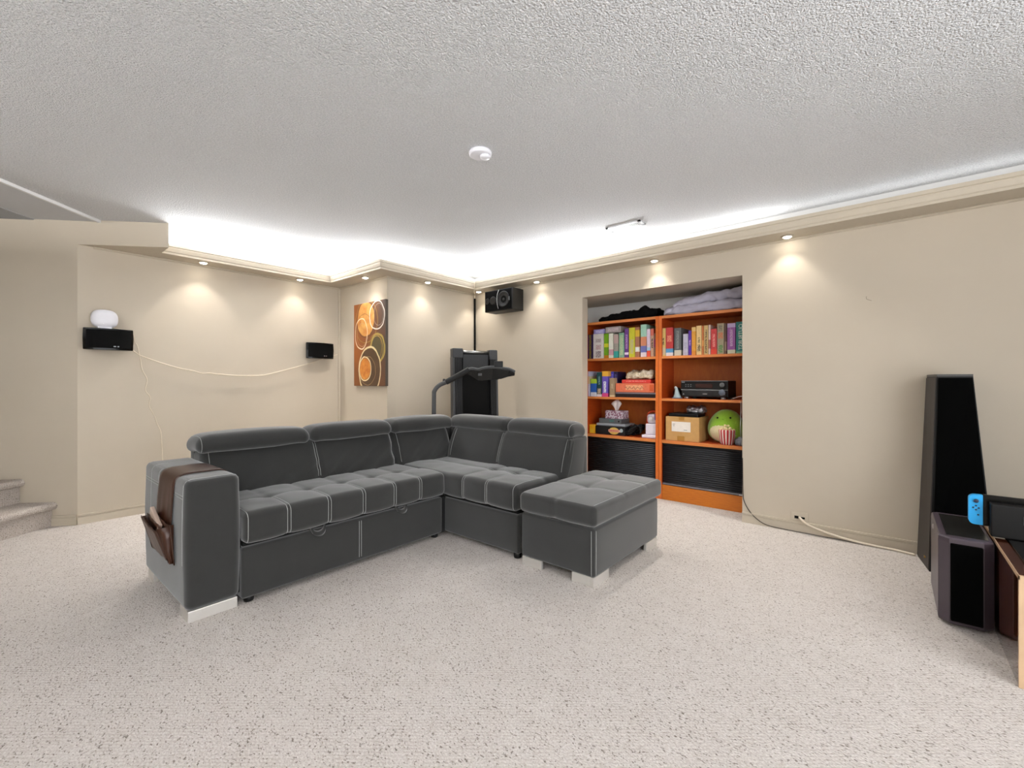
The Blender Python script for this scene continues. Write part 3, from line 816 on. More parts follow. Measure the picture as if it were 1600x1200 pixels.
# ------------------------------------------------------------------ treadmill, folded upright in the corner
tm = thing('folding_treadmill', 'grey folding treadmill stored upright in the room corner', 'treadmill', (3.25, 3.15, 0))
DL = Vector((3.130, 3.425, 0)); DR = Vector((3.575, 3.200, 0)); du = DR-DL; TW = du.length; du.normalize()
db = Vector((-du.y, du.x, 0)); db = db if db.y > 0 else -db                  # away from the room
def td(u, d, z): return DL + du*u + db*(d + .05*(z-.2)) + Vector((0, 0, z))
def tbox(u0, u1, d0, d1, z0, z1, r=.006, seg=2, g=None):
    return G().rb(u0, u1, d0, d1, z0, z1, r, seg).xform(lambda p: td(*p))
RAIL = mat('rail_grey', '#444547', .45, spec=.3); RAILD = mat('rail_dark', '#141415', .5, spec=.3)
for u0, u1 in ((0, .105), (TW-.085, TW)):
    r = tbox(u0, u1, 0, .09, .14, 1.36, .008, 2).out('side_rail', RAILD, tm)
    tbox(u0-.002 if u0 == 0 else u1-.018, u0+.020 if u0 == 0 else u1+.002, -.003, .093, .145, 1.355, .003, 1).out('edge_strip', RAIL, r)
    for k in range(3):
        a = u0 + (.028 if u0 == 0 else .004) + k*.024
        tbox(a, a+.014, -.004, .002, .16, 1.355, .002, 1).out('foot_rib', RAILD, r)
tbox(.105, TW-.085, .025, .06, .14, 1.40, .004, 1).out('belt', mat('belt_rubber', '#040404', .7, spec=.15), tm)
tbox(.118, TW-.098, .018, .024, 1.19, 1.385, .002, 1).out('belt_panel', mat('belt_grey', '#2e2f31', .45, spec=.3), tm)  # lighter grey panel on the upper belt
tbox(.0, .115, -.008, .098, 1.345, 1.448, .012, 3).out('end_cap', mat('cap_dark', '#3a3b3d', .5, spec=.3), tm); tbox(TW-.09, TW+.003, -.008, .098, 1.33, 1.440, .012, 3).out('end_cap', mat('cap_dark', '#3a3b3d', .5, spec=.3), tm)
a = td(.11, .045, 1.412); b = td(TW-.085, .045, 1.406); G().tube([a, b], .02, 14).out('roller', mat('roller_steel', '#8e8e8c', .3, .9), tm, True)
# handle with upright tube, grip and console
HG = mat('handle_grey', '#4b4c4e', .45, spec=.3); HD = mat('console_dark', '#1d1e1f', .5, spec=.3); CG = mat('console_grey', '#242526', .5, spec=.3)
G().tube(smooth_path([(2.80, 3.349, .05), (2.80, 3.349, .5), (2.80, 3.349, .94), (2.805, 3.343, 1.01), (2.835, 3.31, 1.062), (2.882, 3.25, 1.096), (2.93, 3.195, 1.135)], 6), .021, 12).out('upright_tube', HG, tm, True)
gp = [(2.875, 3.258, 1.092), (2.95, 3.17, 1.155), (3.018, 3.090, 1.214)]
G().tube(smooth_path(gp, 6), .027, 12).out('hand_grip', HD, tm, True)
# console: wing-shaped bar across the front of the deck
top = [(3.005, 3.10, 1.222), (3.03, 3.068, 1.236), (3.075, 3.02, 1.226), (3.105, 2.985, 1.240), (3.165, 2.92, 1.250), (3.225, 2.845, 1.240), (3.27, 2.80, 1.232), (3.305, 2.755, 1.205)]
v = []; f = []; back = Vector((.62, .66, 0))
for i, p in enumerate(top):
    p = Vector(p); u = i/(len(top)-1); h = .030
    dpt = .06 + .22*math.sin(math.pi*u); sag = .02 + .085*math.sin(math.pi*min(1, u*1.0))
    v += [p, p + Vector((0, 0, -h)), p + back*dpt*.55 + Vector((0, 0, -h-sag)), p + back*dpt + Vector((0, 0, -h-sag*.6)), p + back*dpt + Vector((0, 0, -.01))]
for i in range(len(top)-1):
    for k in range(5): f.append((5*i+k, 5*i+(k+1) % 5, 5*i+5+(k+1) % 5, 5*i+5+k))
f += [(4, 3, 2, 1, 0), tuple(5*(len(top)-1)+k for k in range(5))]
con = mesh('console', v, f, CG, tm)
G().tube([Vector(p)+Vector((-.004, -.004, -.012)) for p in smooth_path(top, 3)], .013, 8).out('console_rim', HG, con, True)
sc = G().rb(-.042, .042, -.012, .012, -.028, .032, .006, 2); R = Matrix.Translation((3.20, 2.872, 1.262)) @ Matrix.Rotation(math.radians(-50), 4, 'Z') @ Matrix.Rotation(math.radians(-18), 4, 'X')
sc.xform(lambda p: R @ Vector(p)).out('display', CG, con)
G().rb(-.018, .018, -.01, .01, -.012, .012, .003, 1).xform(lambda p: Matrix.Translation((3.085, 3.01, 1.165)) @ Matrix.Rotation(math.radians(-50), 4, 'Z') @ Vector(p)).out('cup_clip', HG, con)
G().tube(smooth_path([(3.285, 2.785, 1.192), (3.36, 2.92, 1.175), (3.44, 3.06, 1.15), (3.53, 3.205, 1.13)], 6), .019, 12).out('console_arm', HD, tm, True)
G().lathe([(.012, 0), (.020, .004), (.020, .03), (.012, .034)], (0, 0, 0), 12).xform(lambda p: Vector((2.872, 3.30, 1.105)) + Vector((p[2]*.6, p[2]*-.2, 0)) + Vector((p[0]*.3, p[0]*.9, p[1]))).out('adjust_knob', BLACKP, tm, True)
G().rb(2.76, 3.70, 3.30, 3.36, 0, .05, .006, 1).rb(2.77, 2.83, 3.225, 3.70, 0, .05, .006, 1).rb(3.63, 3.69, 3.05, 3.70, 0, .05, .006, 1).out('base_frame', HD, tm)
tbox(-.004, TW+.004, -.01, .11, .05, .15, .01, 2).out('motor_hood', HD, tm)

# ------------------------------------------------------------------ wall outlet, cords and scuff
t = thing('wall_outlet', 'painted wall outlet just above the baseboard with a cord in it', 'outlet', (W1-.004, .497, .08))
G().rb(W1-.007, W1, .445, .552, .078, .148, .003, 1).out('cover_plate', TRIMP, t)
G().box(W1-.0085, W1-.006, .505, .530, .098, .118).box(W1-.0085, W1-.006, .466, .490, .100, .114).out('socket_hole', BLACKM, t)
tag(G().tube(smooth_path([(W1-.008, .498, .108), (W1-.035, .485, .105), (W1-.04, .45, .078), (W1-.035, .36, .046), (W1-.03, .233, .021), (W1-.03, .096, .010), (W1-.035, -.034, .008), (W1-.06, -.125, .008)], 6), .0075, 8).out('white_cord', CORD, None, True), 'thick cream cord curving from the outlet along the baseboard', 'cord')
tag(G().tube(smooth_path([(W1-.006, .877, .50), (W1-.006, .873, .228), (W1-.006, .862, .155), (W1-.008, .823, .088), (W1-.02, .765, .040), (W1-.024, .70, .014), (W1-.024, .575, .007), (W1-.024, .38, .006), (W1-.022, .2, .005), (W1-.022, -.10, .005)], 6), .003, 6).out('power_cord', mat('dark_cord', '#3a342f', .5), None, True), 'thin dark cord dropping from the bookcase edge to the baseboard', 'cord')
tag(G().tube(smooth_path([(W1-.001, .118, 1.672), (W1-.001, .117, 1.655), (W1-.001, .105, 1.648), (W1-.001, .09, 1.640)], 4), .0016, 5).out('wall_scuff', mat('scuff_dark', '#8a7d70', .8), None, True), 'small dark scuff mark on the beige wall right of the bookcases', 'mark')

# ------------------------------------------------------------------ bookcases
XF, XB = 4.085, 4.40
SH = [(1.685, 1.712), (1.311, 1.335), (.918, .942), (.525, .555)]
TAMB = make_wood('black_slat', '#1b1c20', '#3a3c43', (1, 1, 30), .34)
EDGEW = make_wood('cherry_edge', '#cf6220', '#e07c33', (2, 2, 3), .4); EDGEL = make_wood('shelf_edge', '#cc7436', '#dd9152', (2, 3, 20), .4)
def bookcase(y0, y1, label):
    t = thing('bookcase', label, 'bookcase', (XF+.15, (y0+y1)/2, 0), 'bookcases in the closet')
    for a, b in ((y0, y0+.029), (y1-.029, y1)):
        sp = G().rb(XF, XB, a, b, 0, 1.712, .0015, 1).out('side_panel', WOODC, t)
        G().box(XF-.0012, XF, a+.001, b-.001, .001, 1.711).out('edge_band', EDGEW, sp)
    G().box(XB-.008, XB, y0+.029, y1-.029, .14, 1.69).out('back_panel', WOODD, t)
    for k, (z0, z1) in enumerate(SH): G().rb(XF+.002, XB-.008, y0+.029, y1-.029, z0, z1, .0015, 1).out('shelf' if k else 'top_board', WOODC, t); G().box(XF+.0008, XF+.002, y0+.03, y1-.03, z0+.001, z1-.001).out('edge_band', EDGEL, t)
    G().rb(XF+.004, XF+.022, y0+.029, y1-.029, 0, .137, .0015, 1).out('plinth', WOODH, t)
    G().box(XF+.006, XB-.008, y0+.029, y1-.029, .125, .137).out('bottom_board', WOODC, t)
    d = G().box(XF+.020, XF+.028, y0+.030, y1-.030, .139, .524).out('roller_door', BLACKM, t)
    for k in range(19):
        z = .158 + k*.0182
        G().add(*tube_geo([(XF+.020, y0+.034, z+.008), (XF+.020, y1-.034, z+.008)], .0085, 6)).out('slat', TAMB, d, True)
    G().rb(XF+.008, XF+.024, y0+.031, y1-.031, .139, .156, .004, 2).out('door_rail', mat('door_rail', '#6d6a70', .35), d)
    G().rb(XF+.012, XF+.026, y0+.031, y1-.031, .505, .524, .003, 1).out('door_rail', BLACKP, d)
    G().rb(XF+.002, XF+.010, y0+.085, y0+.11, .143, .150, .002, 1).out('lock', CHROME, d)
    return t
bookcase(1.652, 2.450, 'cherry wood bookcase on the left, holding toys and a tissue box')
bookcase(.852, 1.650, 'cherry wood bookcase on the right, holding the receiver and green plush')

# ------------------------------------------------------------------ board games
def game_mat(name, base, bands):
    """printed cardboard: plain side colour with printed fields (z0, z1, width, colour) and mottled artwork"""
    n = NT('print_' + name); co = n.coord('Generated'); ob = n.coord(); s = n.sep(co)
    col = n.mix(n.math('MULTIPLY', n.math('SUBTRACT', n.noise(ob, 55, 3), .5), 1.6, True), lin(base), tuple(x*.55 for x in lin(base)[:3])+(1,))
    for z0, z1, w, c in bands:
        f = n.math('MULTIPLY', n.math('GREATER_THAN', s[2], z0), n.math('LESS_THAN', s[2], z1))
        if w < 1:
            f = n.math('MULTIPLY', f, n.math('LESS_THAN', n.math('ABSOLUTE', n.math('SUBTRACT', s[1], .5)), w/2))
            f = n.math('MULTIPLY', f, n.math('MULTIPLY', n.math('SUBTRACT', n.noise(ob, 120, 2), .38), 6, True))
        col = n.mix(f, col, lin(c))
    n.set(Base_Color=col, Roughness=.45)
    return n.m
GAMES = [
    ('olive_purple', 4.105, 2.365, 2.424, 1.3350, 1.588, 'dark purple game box with a wavy olive side, leftmost on upper left shelf', '#2a1350',[(0,1,.45,'#8d7d1e')]),
    ('white_pics', 4.105, 2.237, 2.359, 1.3350, 1.591, 'wide white game box with small pictures, upper left shelf beside bright green box', '#d9d3cf',[(0.05,.3,.5,'#7d6a72'),(.36,.55,.5,'#b98a8e'),(.65,.8,.5,'#a08f90')]),
    ('green', 4.105, 2.183, 2.234, 1.3350, 1.586, 'bright lime green game box on upper left shelf', '#6fa512',[(0,.12,1,'#c07b16'),(.45,.6,1,'#cfd02a')]),
    ('white_green', 4.105, 2.129, 2.180, 1.3350, 1.587, 'slim white game box with pink picture, right of lime green box', '#dfe0cf',[(.12,.35,1,'#c99aa0')]),
    ('grey_teal', 4.105, 2.074, 2.125, 1.3350, 1.578, 'grey game box with teal foot, fifth upright from left on upper left shelf', '#9c968a',[(0,.28,1,'#2f9d93'),(.6,.95,1,'#b79d97')]),
    ('pale_green', 4.105, 2.010, 2.068, 1.3350, 1.584, 'pale green framed game box left of purple box, upper left shelf', '#7fae90',[(.1,.9,.6,'#bcc79c')]),
    ('purple', 4.105, 1.962, 2.007, 1.3350, 1.621, 'tall slim purple game box with white lettering marks, upper left shelf', '#6a3a86',[(.1,.18,1,'#e0cce4'),(.3,.8,.5,'#b890c4')]),
    ('yellow', 4.105, 1.897, 1.960, 1.3350, 1.627, 'yellow-green game box right of slim purple box', '#c9c428',[(.12,.6,.55,'#b6ab8c')]),
    ('brown', 4.105, 1.849, 1.895, 1.3350, 1.628, 'brown game box with yellow ring and white disc on spine', '#a86f52',[(.68,.9,1,'#d9b432'),(.18,.34,1,'#e3d6cc')]),
    ('teal_tall', 4.105, 1.779, 1.839, 1.3350, 1.648, 'tallest game box on upper left shelf, mint top and orange middle', '#9fcbb8',[(0,.14,1,'#e2d6da'),(.14,.34,1,'#6d70ae'),(.34,.62,1,'#d88a63')]),
    ('white_pink', 4.105, 1.741, 1.777, 1.3350, 1.601, 'white and pink slim game box with red foot, upper left shelf', '#dcc6d8',[(0,.22,1,'#dc4f32'),(.22,.34,1,'#9fc0dc')]),
    ('tan_red', 4.105, 1.707, 1.739, 1.3350, 1.601, 'tan and salmon game box with black bar, beside white and pink box', '#c79b80',[(.75,1,1,'#cf6a55'),(.3,.65,.5,'#33312c')]),
    ('purple_thin', 4.105, 1.691, 1.705, 1.3350, 1.554, 'thin magenta and tan box against the centre upright, upper left shelf', '#8f6a5a',[(.4,.75,1,'#93306a')]),
    ('lavender', 4.115, 2.229, 2.360, 1.5920, 1.639, 'lavender game box lying flat on top of the upright boxes', '#9a93cf',[(.2,.75,.7,'#cfc9ea')]),
    ('silver', 4.115, 2.051, 2.222, 1.5920, 1.653, 'speckled silver game box lying flat across three upright boxes', '#9d9492',[(.2,.8,.7,'#c6b5bc')]),
    ('cream', 4.105, 1.593, 1.638, 1.3350, 1.597, 'cream yellow game box with dark lettering marks, first on upper right shelf', '#e3c877',[(.4,.65,.5,'#5a523a'),(.05,.3,1,'#d9c6a0')]),
    ('red', 4.105, 1.523, 1.591, 1.3350, 1.599, 'red game box with blue and white foot, second on upper right shelf', '#c9403f',[(0,.12,1,'#e0d5d6'),(.12,.26,1,'#5b9ac6'),(.5,.72,.6,'#e89a7c')]),
    ('grey', 4.105, 1.449, 1.513, 1.3350, 1.589, 'dark grey game box with speckled cream foot, upper right shelf', '#5d5f60',[(0,.2,1,'#c9c2ae'),(.25,.9,.4,'#8b8d8c')]),
    ('lavender_short', 4.105, 1.387, 1.433, 1.3350, 1.530, 'short pale lavender game box beside violet one, upper right shelf', '#c4bfd2',[(.3,.6,.6,'#aaa6bd')]),
    ('violet', 4.105, 1.357, 1.385, 1.3350, 1.556, 'narrow violet game box with pale dots, upper right shelf', '#5a2f9c',[(.4,.62,.5,'#c3a5d6')]),
    ('orange', 4.105, 1.318, 1.356, 1.3350, 1.586, 'plain orange game box in the middle of upper right shelf', '#e2a03a',[(.85,1,1,'#e8c27a'),(0,.15,1,'#d98a33')]),
    ('cream_figures', 4.105, 1.269, 1.315, 1.3350, 1.595, 'cream game box with black figures at its foot, upper right shelf', '#e6c487',[(.12,.35,.6,'#3d3426'),(.4,.6,.4,'#7b6a45')]),
    ('rust', 4.105, 1.251, 1.268, 1.3350, 1.591, 'very thin rust orange box between two cream boxes', '#c9743c',[(.3,.5,1,'#e09a55')]),
    ('tan', 4.105, 1.214, 1.250, 1.3350, 1.593, 'tan game box with column of black marks, upper right shelf', '#cfae72',[(.05,.85,.45,'#5c4a34')]),
    ('pinkwhite', 4.105, 1.194, 1.212, 1.3350, 1.595, 'thin white and pink box left of scarlet box', '#d9bcae',[(.2,.5,1,'#a8665a')]),
    ('scarlet', 4.105, 1.142, 1.192, 1.3350, 1.557, 'scarlet game box with pale lettering marks, upper right shelf', '#c83a3c',[(.3,.8,.4,'#e3938a'),(0,.2,1,'#d8402a')]),
    ('collage', 4.105, 1.083, 1.140, 1.3350, 1.601, 'tall brown and green collage game box, upper right shelf', '#a79a80',[(.05,.3,.6,'#4f8a4a'),(.5,.7,.7,'#d0734a'),(.75,.95,.5,'#6e6a5c')]),
    ('umber', 4.105, 1.064, 1.080, 1.3350, 1.598, 'thin umber box left of the orchid purple box', '#6b4b42',[(.1,.4,1,'#9b7f70')]),
    ('orchid', 4.105, 0.993, 1.058, 1.3350, 1.595, 'wide orchid purple game box next to the teal box', '#9c5aa6',[(0,.13,1,'#d5d8bc'),(.86,1,1,'#c6b3dc'),(.25,.8,.35,'#d9b4da')]),
    ('teal', 4.105, 0.925, 0.989, 1.3350, 1.602, 'teal game box with white vertical lettering at right end of shelf', '#2f8a83',[(0,.06,1,'#8fc9a8')]),
    ('white_thin', 4.105, 2.397, 2.425, 0.9420, 1.204, 'thin white box at the left end of the middle left shelf', '#b9b9cf',[(.5,.8,1,'#c7b48c')]),
    ('lime_blue', 4.105, 2.320, 2.391, 0.9420, 1.125, 'short blue game box with lime green top, middle left shelf', '#2f62b8',[(0,.24,1,'#d2d6e2'),(.74,1,1,'#a9c93e')]),
    ('dark_teal', 4.105, 2.261, 2.317, 0.9420, 1.192, 'dark teal game box with white foot, middle left shelf', '#20484a',[(0,.1,1,'#e4dfe0'),(.12,.34,.7,'#d2b69a'),(.5,.85,.35,'#7fa0a8')]),
    ('violet_yellow', 4.105, 2.192, 2.257, 0.9420, 1.203, 'violet game box with yellow top and white letters, middle left shelf', '#6a56b8',[(0,.14,1,'#d74a86'),(.8,1,1,'#e8ae3c'),(.16,.6,.45,'#e6e2f0')]),
    ('blue_violet', 4.170, 2.158, 2.190, 0.9420, 1.200, 'blue and violet game box behind the tan figure-shaped box', '#3d3fae',[(.5,.9,.5,'#7d6fd0')]),
    ('navy', 4.170, 2.114, 2.157, 0.9420, 1.198, 'navy game box standing furthest back on middle left shelf', '#1d1a4a',[(.5,.9,.5,'#5d5aa0')]),
    ('taupe', 4.105, 2.114, 2.172, 0.9420, 1.134, 'short taupe game box in front of the blue one', '#9c8468',[(0,.1,1,'#d9c39a'),(.45,.7,.4,'#bca88a')]),
    ('dark_flat', 4.115, 1.690, 2.111, 0.9420, 0.992, 'flat black game box at the bottom of the pile, middle left shelf', '#1a1418',[(.7,.95,1,'#8d8790')]),
    ('orange_flat', 4.105, 1.703, 2.103, 0.9925, 1.080, 'big salmon orange game box lying flat in the pile', '#dc7350',[(.25,.8,.45,'#e9b98a')]),
    ('red_flat', 4.125, 1.746, 2.046, 1.0810, 1.117, 'thin red game box on top of the salmon orange one', '#cf3b33',[(.4,.7,.7,'#e28a80')]),
]
letters = mat('white_print', '#e8efe9', .5)
for nm, x, y0, y1, z0, z1, lab, base, bands in GAMES:
    deep = {'taupe': .055, 'navy': .19, 'blue_violet': .20}.get(nm, .265)
    g = tag(G().rb(x, min(x+deep, XB-.012), y0+.0008, y1-.0008, z0, z1, .0018, 1).out('board_game', game_mat(nm, base, bands)), lab, 'board game', 'board game boxes in the bookcases')
    if nm == 'teal':
        v, f = text_geo('OUTBURST', .046)
        L = max(p[0] for p in v) - min(p[0] for p in v); k = .215/L
        mesh('lettering', [(x-.0008, (y0+y1)/2 - .006 + p[1]*1.0, (z0+z1)/2 + .005 - p[0]*k) for p in v], f, letters, g)
    if nm == 'orchid':
        G().tube(smooth_path([(x-.001, (y0+y1)/2+.008*math.sin(i*2.1), z0+.06+i*.016) for i in range(11)], 3), .0016, 5).out('script_mark', mat('pale_print', '#d9bfe0', .5), g)
    if nm == 'orange_flat':
        G().tube(smooth_path([(x-.001, y1-.10-i*.016, z0+.042+.014*math.sin(i*2.4)) for i in range(13)], 3), .002, 5).out('script_mark', mat('brown_print', '#7a4a34', .5), g)
        G().rb(x-.004, x, y0+.004, y0+.045, z0+.012, z1-.012, .002, 1).out('corner_flap', mat('orange_flap', '#c9541f', .5), g)
    if nm == 'violet_yellow':
        for i, zz in enumerate((.10, .135, .17)):
            G().tube([(x-.001, (y0+y1)/2+.012*math.cos(a), z0+zz-.03+.013*math.sin(a)) for a in np.linspace(.6, 5.6, 12)], .0028, 5).out('letter_mark', letters, g)
    if nm in ('brown',):
        G().lathe([(.001, 0), (.016, .0), (.016, .0012)], (x-.0012, (y0+y1)/2, z0+.08), 16, 'x').out('white_disc', letters, g)

# ------------------------------------------------------------------ things on the left bookcase
S2, S3, S4 = .942, .555, 1.712
PL = lambda nm, c, r=.45: mat(nm, c, r)
# middle shelf: bag of pieces on top of the pile
def lump(x0, x1, y0, y1, z0, z1, r, amp, sc, seed, n=(10, 20, 8), seg=4):
    c = Vector(((x0+x1)/2, (y0+y1)/2, (z0+z1)/2))
    def fn(p, nn):
        q = p + nn*amp*(noise.noise(p*sc + Vector((seed, 0, 0))) + .5*noise.noise(p*sc*2.3 + Vector((0, seed, 0))))
        q.z = max(q.z, z0); return q
    return G().rb(x0, x1, y0, y1, z0, z1, r, seg, n, fn)
n = NT('clear_bag'); co = n.coord(); n.set(Base_Color=n.mix(n.math('MULTIPLY', n.math('SUBTRACT', n.noise(co, 40, 3), .35), 2.4, True), lin('#a8977f'), n.mix(n.noise(co, 14, 2), lin('#e6d68c'), lin('#e6dde4'))), Roughness=.18); BAG = n.m
tag(lump(4.13, 4.36, 1.735, 2.01, 1.118, 1.200, .03, .026, 16, 3).out('plastic_bag', BAG, None, True), 'clear bag of game pieces lying on the thin red box', 'bag')
# bottom shelf
t = tag(G().rb(4.115, 4.21, 2.345, 2.412, S3, .645, .004, 1).out('small_box', game_mat('small_yellow', '#e0a51e', [(.1, .5, .6, '#d8c23a')])), 'small yellow box at the left end of the lower left shelf', 'box')
t = thing('board_game', 'black game box with a yellow oval emblem on the lower left shelf', 'board game', (4.24, 2.16, S3), 'board game boxes in the bookcases')
G().rb(4.112, 4.37, 2.005, 2.335, S3, .642, .002, 1).out('box', mat('black_card', '#0e0d10', .5), t)
def disc(y, z, ry, rz, x, m, nm):
    v = [(x-.0015, y+ry*math.cos(a), z+rz*math.sin(a)) for a in np.linspace(0, 2*math.pi, 25)[:-1]]; w = [(x, p[1], p[2]) for p in v]; k = len(v)
    mesh(nm, v+w, [tuple(range(k)), tuple(range(k, 2*k))[::-1]] + [(i, i+k, (i+1) % k+k, (i+1) % k) for i in range(k)], m, t)
disc(2.125, .598, .055, .036, 4.112, PL('oval_yellow', '#d9b65a'), 'oval_emblem')
G().rb(4.1085, 4.111, 2.05, 2.185, .588, .612, .001, 1).out('banner', PL('banner_pink', '#e3a592'), t)
for i in range(9): G().box(4.1075, 4.1085, 2.172-i*.012, 2.178-i*.012, .593, .607).out('banner_mark', PL('banner_red', '#b3372c'), t)
disc(2.042, .607, .017, .019, 4.1085, PL('seal_grey', '#aebcc0'), 'round_seal')
tag(G().rb(4.13, 4.35, 2.01, 2.335, .6425, .668, .006, 2).out('disc_player', mat('silver_device', '#a7abb2', .35, .3)), 'thin silver player lying on the black game box', 'device')
t = thing('set_top_box', 'dark grey set-top box under the tissue box', 'device', (4.23, 2.18, .6685))
G().rb(4.14, 4.33, 2.06, 2.31, .6685, .718, .004, 2).out('body', GREYPL, t); G().box(4.138, 4.14, 2.14, 2.19, .688, .703).out('display', PL('green_display', '#3f6f68'), t); G().lathe([(.008, 0), (.008, .006)], (4.134, 2.085, .694), 12, 'x').out('knob', BLACKP, t)
t = thing('tissue_box', 'patterned tissue box with a tissue pulled up', 'tissue box', (4.22, 2.145, .7185))
n = NT('tissue_print'); co = n.coord(); n.set(Base_Color=n.mix(n.math('GREATER_THAN', n.noise(co, 60, 3), .52), lin('#cfc3cc'), lin('#8f5f74')), Roughness=.5)
G().rb(4.15, 4.285, 2.048, 2.243, .7185, .80, .002, 1).out('carton', n.m, t)
v = []; f = []; K = 22
for i, (z, r) in enumerate(((.798, .014), (.82, .022), (.85, .040), (.875, .052), (.892, .044), (.905, .018))):
    for k in range(K):
        a = 2*math.pi*k/K; rr = r*(1+.28*math.sin(3*a+i*.4)+.15*math.sin(5*a))
        v.append((4.215+rr*.8*math.cos(a), 2.145+rr*math.sin(a), z+.012*math.sin(2*a+1)*(i > 2)))
for i in range(5):
    for k in range(K): f.append((i*K+k, i*K+(k+1) % K, (i+1)*K+(k+1) % K, (i+1)*K+k))
f.append(tuple(5*K+k for k in range(K)))
mesh('tissue', v, f, mat('tissue_paper', '#e4dad6', .9), t, True)
g = G(); random.seed(3)
for i in range(9):
    c = Vector((4.18, 1.93, S3+.055)); pts = []
    for k in range(14):
        a = 2*math.pi*k/14; pts.append(c + Vector((random.uniform(-.02, .02)+.05*math.cos(a+i), .075*math.cos(a+.3*i), .045*math.sin(a)+.012*math.sin(3*a+i)+random.uniform(-.004, .006))))
    g.tube(smooth_path(pts+[pts[0]], 3), .0065, 6)
mn = min(p[2] for p in g.v); g.xform(lambda p: (p[0], p[1], p[2]-mn+S3))
tag(g.out('cable_bundle', BLACKP, None, True), 'tangle of black cables beside the black game box', 'cables')
t = thing('toy_dispenser', 'white and pink toy machine with an orange handle on the lower left shelf', 'toy', (4.2, 1.755, S3))
TW1 = mat('toy_white', '#ece2ee', .4); TO = mat('toy_orange', '#dd4a1e', .45)
G().rb(4.11, 4.28, 1.687, 1.832, S3, .585, .008, 2).out('base_tray', TW1, t); G().rb(4.14, 4.28, 1.69, 1.805, .585, .69, .008, 2).out('body', TW1, t)
G().rb(4.15, 4.27, 1.69, 1.80, .69, .785, .03, 4, (1, 4, 3)).out('head', TW1, t, True)
G().lathe([(.020, -.006), (.026, -.002), (.026, .004)], (4.149, 1.755, .74), 20, 'x').out('dial', mat('toy_pale', '#f1eef2', .4), t, True)
G().tube(smooth_path([(4.2, 1.818, .60), (4.2, 1.812, .70), (4.2, 1.80, .78), (4.2, 1.765, .806), (4.2, 1.72, .81), (4.2, 1.69, .805)], 6), .009, 8).out('handle', TO, t, True)
G().box(4.145, 4.15, 1.69, 1.715, .73, .79).out('purple_sticker', PL('toy_purple', '#5b3fa6'), t); G().box(4.134, 4.14, 1.70, 1.785, .60, .665).out('front_panel', mat('toy_panel', '#e8e0ea', .4), t)
# top of left bookcase: black bag
tag(lump(4.10, 4.39, 1.70, 2.30, S4, 1.785, .035, .03, 11, 9, (14, 40, 8)).xform(lambda p: (p[0], p[1], S4 + (p[2]-S4)*(.55+.75*max(0, min(1, (2.34-p[1])/.5))))).out('black_bag', mat('black_cloth', '#040405', .85, spec=.15), None, True), 'crumpled black bag lying on top of the left bookcase', 'bag')

# ------------------------------------------------------------------ things on the right bookcase
t = thing('av_receiver', 'black stereo receiver with silver knobs on the middle right shelf', 'receiver', (4.24, 1.25, S2))
G().rb(4.125, 4.385, 1.056, 1.452, S2+.018, 1.105, .004, 2).out('case', BLACKP, t)
G().rb(4.115, 4.126, 1.054, 1.454, 1.028, 1.104, .003, 1).out('upper_panel', BLACKP, t); G().rb(4.112, 4.126, 1.07, 1.445, .966, 1.022, .006, 2).out('lower_panel', mat('panel_gloss', '#222326', .25), t)
G().box(4.113, 4.1155, 1.18, 1.325, 1.042, 1.078).out('display', mat('amber_display', '#3a2320', .2), t)
SILV = mat('silver_trim', '#a9abae', .3, .7)
G().box(4.112, 4.126, 1.056, 1.452, 1.022, 1.027).out('trim_line', SILV, t); G().box(4.113, 4.126, 1.056, 1.452, 1.101, 1.105).out('trim_line', SILV, t)
G().lathe([(.019, -.018), (.021, -.016), (.021, 0)], (4.114, 1.098, 1.068), 20, 'x').out('knob', GREYPL, t, True); G().lathe([(.024, -.02), (.027, -.017), (.027, 0)], (4.112, 1.098, 1.003), 22, 'x').out('knob', mat('knob_blue_grey', '#5d6472', .4), t, True)
for i in range(3):
    for j in range(2): G().box(4.112, 4.1155, 1.405-.022*i, 1.415-.022*i, 1.05+.016*j, 1.058+.016*j).out('button', GREYPL, t)
G().box(4.112, 4.1155, 1.42, 1.447, 1.088, 1.095).out('maker_mark', SILV, t); G().box(4.110, 4.1125, 1.225, 1.262, .985, .992).out('maker_mark', SILV, t); G().lathe([(.006, -.003), (.006, 0)], (4.112, 1.43, .985), 12, 'x').out('power_button', SILV, t)
for y in (1.10, 1.41):
    for x in (4.14, 4.36): G().lathe([(.020, 0), (.021, .012), (.018, .02)], (x, y, S2), 14).out('foot', SILV, t, True)
t = thing('figurine', 'small pale blue figurine on the middle right shelf left of the receiver', 'figurine', (4.15, 1.50, S2))
G().lathe([(.034, 0), (.036, .006), (.024, .03), (.018, .055), (.012, .085), (.004, .098)], (4.15, 1.497, S2+.008), 16).xform(lambda p: (p[0], p[1]+.12*(p[2]-S2), p[2])).out('body', mat('pale_blue_resin', '#9fb0b3', .5), t, True)
G().lathe([(.046, 0), (.048, .004), (.044, .009)], (4.15, 1.50, S2), 20).out('plinth', mat('grey_resin', '#6c7484', .5), t, True)
G().lathe([(.008, 0), (.013, .008), (.011, .018), (.003, .024)], (4.148, 1.515, S2+.088), 12).out('head', mat('resin_grey_light', '#b4bcbc', .5), t, True)
G().lathe([(.001, -.05), (.03, -.04), (.046, -.018), (.05, 0), (.046, .018), (.03, .04), (.001, .05)], (4.26, 1.53, S2+.05), 20).out('dark_ball', mat('dark_globe', '#120d0e', .3), None, True)
tag(bpy.data.objects['dark_ball'], 'dark round ball behind the pale blue figurine', 'ball')
